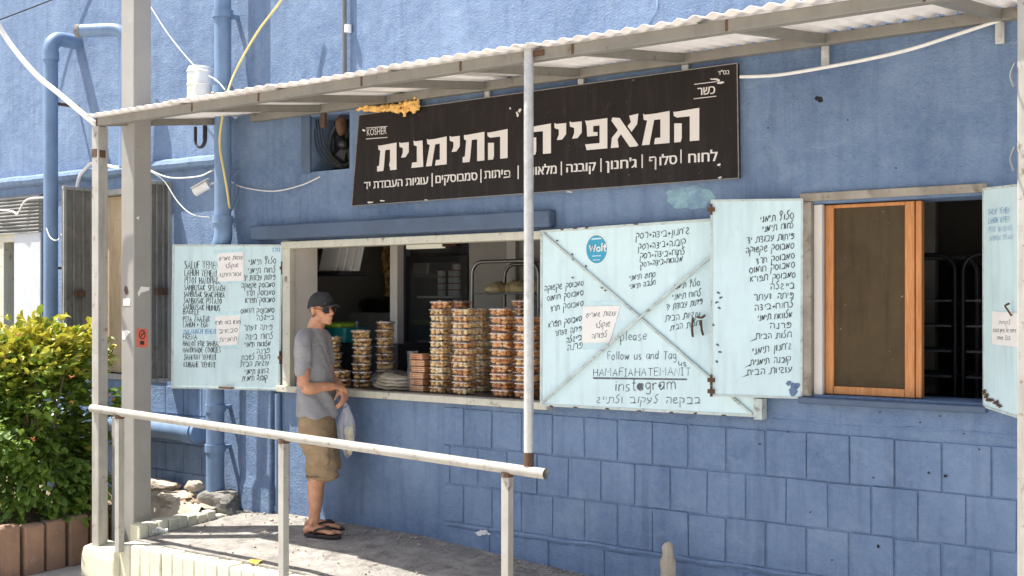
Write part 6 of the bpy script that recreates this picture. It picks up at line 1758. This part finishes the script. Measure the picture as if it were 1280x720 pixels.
m = MB(); m.ball(h(-.012, 0, .121), .006, 8, 6); m.build('button', M['cap'], cap, local=True)
# sunglasses
T = MB()
for s in (-1, 1):
    c = h(.088, .033 * s, -.012)
    T.rings([[tuple(h(.0885 + dx - 2.2 * (.033 * s + .026 * math.cos(a)) ** 2 * 2.2, .033 * s + .026 * math.cos(a), -.013 + .020 * math.sin(a))) for a in [2 * math.pi * q_ / 18 for q_ in range(18)]] for dx in (0, .005)])
gl = MB()
for s in (-1, 1):
    gl.tube([h(.0935 - 4.84 * (.033 * s + .028 * math.cos(a)) ** 2, .033 * s + .028 * math.cos(a), -.013 + .022 * math.sin(a)) for a in [2 * math.pi * q_ / 20 for q_ in range(20)]], .0035, 6, close=True)
    gl.tube([h(.078, .061 * s, -.008), h(.06, .074 * s, -.006), h(.0, .083 * s, .0), h(-.02, .084 * s, -.006)], .0038, 6)
gl.tube([h(.092, -.008, -.006), h(.096, 0, -.004), h(.092, .008, -.006)], .0035, 6)
g = gl.build('sunglasses', M['tortoise'], MAN, local=True)
T.build('lens', M['lens'], g, local=True)
# shirt
m = MB()
loft(m, [(-.052, 0, .835, .130, .188), (-.052, 0, .852, .137, .195), (-.058, 0, .95, .130, .186), (-.064, 0, 1.05, .122, .176), (-.074, 0, 1.16, .116, .174), (-.088, 0, 1.28, .112, .180), (-.094, 0, 1.36, .100, .180), (-.090, 0, 1.41, .088, .150), (-.082, 0, 1.445, .070, .086), (-.074, 0, 1.46, .062, .068)], 30)
for sh, el, s in ((shR, elR, -1), (shL, elL, 1)):
    e = sh.lerp(el, .64)
    d = (el - sh).normalized()
    limb(m, [sh + V(0, -.09 * s, .035), sh + V(0, .004 * s, .006), sh.lerp(el, .35), e + V(-.004, .004 * s, 0), e + d * .012], [.054, .062, .062, .060, .057], 20)
def foldshirt(co, no):
    z = co.z; a = math.atan2(co.y, co.x + .06)
    k = .0
    k += .011 * math.sin(a * 5 + z * 16 + 2.5 * mnoise.noise(co * 6)) * max(0, min(1, (1.22 - z) / .25))
    k += .010 * mnoise.noise(Vector((co.x * 9, co.y * 9, z * 15 + a * 2)))
    k += .005 * math.sin(z * 45 + 5 * mnoise.noise(co * 7) + a * 3) * max(0, 1 - abs(z - 1.0) / .17)
    return co + no * k
shirt = remeshed(m, 'shirt', M['shirt'], MAN, .008, 4, foldshirt)
# shorts
m = MB()
loft(m, [(-.052, 0, .70, .112, .168), (-.052, 0, .80, .114, .172), (-.052, 0, .87, .110, .166), (-.052, 0, .91, .104, .155)], 28)
for hip, knee, s, zb_ in ((hipR, kneeR, -1, .405), (hipL, kneeL, 1, .44)):
    cx_ = knee.x
    loft(m, [(cx_ + .012, knee.y, zb_, .112, .088), (cx_ + .012, knee.y, zb_ + .02, .116, .092), (cx_ + .006, knee.y, zb_ + .12, .110, .094), (hip.x * .6 + cx_ * .4, knee.y, .64, .108, .094), (hip.x, hip.y, .76, .108, .094), (hip.x, hip.y * .9, .86, .096, .080)], 24)
# cargo pocket
loft(m, [(.030, kneeR.y - .068, .50, .066, .036), (.030, kneeR.y - .074, .52, .072, .040), (.026, kneeR.y - .074, .62, .072, .040), (.026, kneeR.y - .066, .645, .066, .034)], 18)
def foldshorts(co, no):
    k = .010 * mnoise.noise(Vector((co.x * 10, co.y * 10, co.z * 8))) + .006 * math.sin(co.z * 44 + 6 * mnoise.noise(co * 8) + co.x * 22) * (1 if co.z < .62 else .4)
    return co + no * k
shorts = remeshed(m, 'shorts', M['shorts'], MAN, .008, 3, foldshorts)
m = MB()
for hip, knee, s, zb_ in ((hipR, kneeR, -1, .405), (hipL, kneeL, 1, .44)):
    m.tube([V(knee.x + .012 + .117 * math.cos(a), knee.y + .093 * math.sin(a), zb_ + .022 + .004 * math.sin(3 * a)) for a in [2 * math.pi * q_ / 28 for q_ in range(28)]], .0045, 6, close=True)
m.build('hem', M['seam'], shorts, local=True)
m = MB(); m.rings([[(.030 + .076 * math.cos(a), kneeR.y - .074 + .045 * math.sin(a), z_) for a in [2 * math.pi * q_ / 20 for q_ in range(20)]] for z_ in (.598, .604, .645, .65)]); m.build('pocket_flap', M['shorts'], shorts, local=True)
# flip flops
for ank, s in ((ankR, -1), (ankL, 1)):
    d = V(1, -.10 if s < 0 else .10, 0).normalized(); sd = V(-d.y, d.x, 0); heel = V(ank.x - .062, ank.y, 0)
    prof = [(0, .020), (.03, .036), (.09, .036), (.15, .043), (.20, .049), (.245, .044), (.27, .028), (.278, .01)]
    left = [heel + d * l + sd * w for l, w in prof]; right = [heel + d * l - sd * w for l, w in prof[::-1]]
    out = left + right
    m = MB(); m.poly_prism([p + V(0, 0, .002) for p in out], (0, 0, .020)); ff = m.build('flip_flop', M['rubber'], MAN, local=True, bevel=.004)
    m = MB(); tz = heel + d * .205 + V(0, 0, .055)
    for q_ in (-1, 1): m.tube(smoothpath([tz, heel + d * .165 + sd * (.030 * q_) + V(0, 0, .070), heel + d * .10 + sd * (.042 * q_) + V(0, 0, .052), heel + d * .085 + sd * (.040 * q_) + V(0, 0, .018)], 4), .0075, 8)
    m.tube([tz, tz - V(0, 0, .035)], .006, 8); m.build('strap', M['rubber'], ff, local=True)
# the bag in his hand (a thing of its own)
RM = Matrix.Rotation(MAN.rotation_euler.z, 3, 'Z')
hl = RM @ (wrL + V(.045, -.028, -.098)) + V(MANX, MANY, MZ)
BAG = thing('shopping_bag', (hl.x, hl.y, hl.z - .40), 'thin white plastic carrier bag with bread hanging from the man\'s hand', 'bag')
m = MB(); rows = []
prof = [(0, .010, .008), (-.03, .020, .014), (-.07, .034, .022), (-.11, .048, .030), (-.16, .058, .036), (-.22, .060, .042), (-.28, .054, .042), (-.33, .042, .034), (-.37, .024, .02), (-.385, .008, .006)]
for dz, rx, ry in prof:
    rows.append([tuple(hl + RM @ V(.018 * (-dz) * 3 * .5 + rx * math.cos(a) * (1 + .22 * math.sin(5 * a + dz * 9)), ry * math.sin(a) * (1 + .2 * math.sin(6 * a + dz * 14)), dz + .006 * math.sin(4 * a))) for a in [2 * math.pi * q_ / 36 for q_ in range(36)]])
m.rings(rows[1:]); m.build('bag', M['bag'], BAG)
m = MB()
for q_ in (-1, 1):
    m.tube(smoothpath([hl + RM @ V(.012 + .022 * q_, .0, -.075), hl + RM @ V(.006 + .016 * q_, .0, -.03), hl + V(0, 0, .004)], 4), [(.010, .004)] * 9, 8)
m.build('handle', M['bag'], BAG)
m = MB()
for k in range(3): m.ball(hl + RM @ V(.024, 0, -.20 - .062 * k), (.040 - .004 * k, .03, .040), 14, 10, jit=.25, sd=k)
m.build('bread', M['palebread'], BAG)

# ------------------------------------------------------------------ flowering shrub
SH = thing('flowering_shrub', (-8.42, 5.12, -.05), 'dense green flowering shrub with yellow tops growing in the planter', 'shrub')
rl = random.Random(17)
m = MB()
clumps = []
for i in range(85):
    a = rl.uniform(0, 2 * math.pi); u = rl.random() ** .5; z = rl.random()
    R_ = .66 * (1 - .50 * max(0, z - .55) / .45) * (.72 + .28 * min(1, z * 2.5))
    clumps.append((Vector((-8.42 + R_ * u * math.cos(a), 5.12 + R_ * u * math.sin(a), .02 + 1.34 * z)), .13 + .10 * rl.random(), rl.random()))
clumps.append((Vector((-8.02, 5.35, 1.36)), .12, .8)); clumps.append((Vector((-7.98, 5.40, 1.2)), .12, .6)); clumps.append((Vector((-8.0, 4.9, .25)), .15, .4)); clumps.append((Vector((-8.1, 4.75, .15)), .15, .4)); clumps.append((Vector((-8.0, 5.15, .12)), .14, .4)); clumps.append((Vector((-7.80, 5.35, .30)), .11, .4)); clumps.append((Vector((-7.78, 5.45, .05)), .11, .4))
def leaf(c, d, nrm, L, w, tone):
    d = d.normalized(); s = d.cross(nrm)
    if s.length < 1e-3: s = Vector((1, 0, 0))
    s.normalize(); n_ = s.cross(d).normalized()
    fold = .25 * w
    vs = [c, c + d * L * .35 + s * w + n_ * fold, c + d * L * .75 + s * w * .75 + n_ * fold * .6, c + d * L - n_ * L * .12, c + d * L * .75 - s * w * .75 + n_ * fold * .6, c + d * L * .35 - s * w + n_ * fold, c + d * L * .4, c + d * L * .75]
    m.add(vs, [(0, 6, 1), (1, 6, 7, 2), (2, 7, 3), (0, 5, 6), (5, 4, 7, 6), (4, 3, 7)])
    m.tone += [tone] * 6
zmax = 1.42
clumps = [c_ for c_ in clumps if c_[0].x + c_[1] * .5 < -7.80]
for c, r, tn in clumps:
    cen = Vector((-8.42, 5.12, .6))
    for k in range(int(98 * (r / .18))):
        q_ = Vector((rl.gauss(0, 1), rl.gauss(0, 1), rl.gauss(0, 1))).normalized() * r * rl.random() ** .4
        p = c + q_
        if p.z < -.02: continue
        out = (p - cen); out.z *= .5; out = out.normalized()
        d = (out + Vector((rl.gauss(0, .5), rl.gauss(0, .5), rl.gauss(-.15, .45))))
        nrm = (Vector((0, 0, 1)) + Vector((rl.gauss(0, .45), rl.gauss(0, .45), 0))).normalized()
        tip = max(0, (p.z - .85) / .5)
        tone = min(1, max(0, .30 + .28 * (tn - .5) + rl.gauss(0, .16) + .75 * tip * (rl.random() < .8)))
        leaf(p, d, nrm, rl.uniform(.050, .112), rl.uniform(.017, .034), tone)
m.build('foliage', M['leaf'], SH, smooth=False)
for k in range(7):
    a = rl.uniform(0, 6.3); tip = Vector((-8.42 + .32 * math.cos(a), 5.12 + .32 * math.sin(a), rl.uniform(.7, 1.2)))
    b0 = Vector((-8.42 + .08 * math.cos(a), 5.12 + .08 * math.sin(a), -.06))
    MB().tube(smoothpath([b0, b0.lerp(tip, .5) + Vector((0, 0, .12)), tip], 4), [.016, .015, .014, .012, .011, .009, .008, .006, .004], 7).build('stem', M['stem'], SH)
for k in range(36):
    a = rl.uniform(0, 6.3); z = rl.choice((rl.uniform(.15, .9), rl.uniform(1.0, 1.42))); R_ = .66 * (1 - .50 * max(0, z - .75) / .6) + .06
    c = Vector((-8.42 + R_ * math.cos(a), 5.12 + R_ * math.sin(a), z))
    mm = MB()
    for q_ in range(6):
        d = Vector((rl.gauss(0, 1), rl.gauss(0, 1), rl.gauss(.3, 1))).normalized()
        mm.tube([c, c + d * .014, c + d * .024], [.003, .0045, .002], 6)
    mm.build('blossom', M['blossom'], SH)
# dry leaves on the soil
mm = MB()
for k in range(170):
    x = rl.uniform(-8.6, -7.15); y = rl.uniform(4.4, 6.05)
    z = (-.03 if x < PX - .1 else (-.34 + .40 * min(1, max(0, y - 5.42) / .78 * 2.4))) + .035
    if x > PX - .1 and y < 5.5: continue
    a = rl.uniform(0, 6.3); s = rl.uniform(.018, .04)
    d = Vector((math.cos(a), math.sin(a), rl.uniform(-.2, .4))); e = Vector((-math.sin(a), math.cos(a), rl.uniform(-.3, .3)))
    c = Vector((x, y, z))
    mm.add([c - d * s, c + e * s * .5, c + d * s, c - e * s * .5], [(0, 1, 2, 3)])
tag(mm.build('leaf_litter', M['litter'], smooth=False), 'brown dry leaves scattered on the soil under the shrub', 'leaves', kind='stuff')
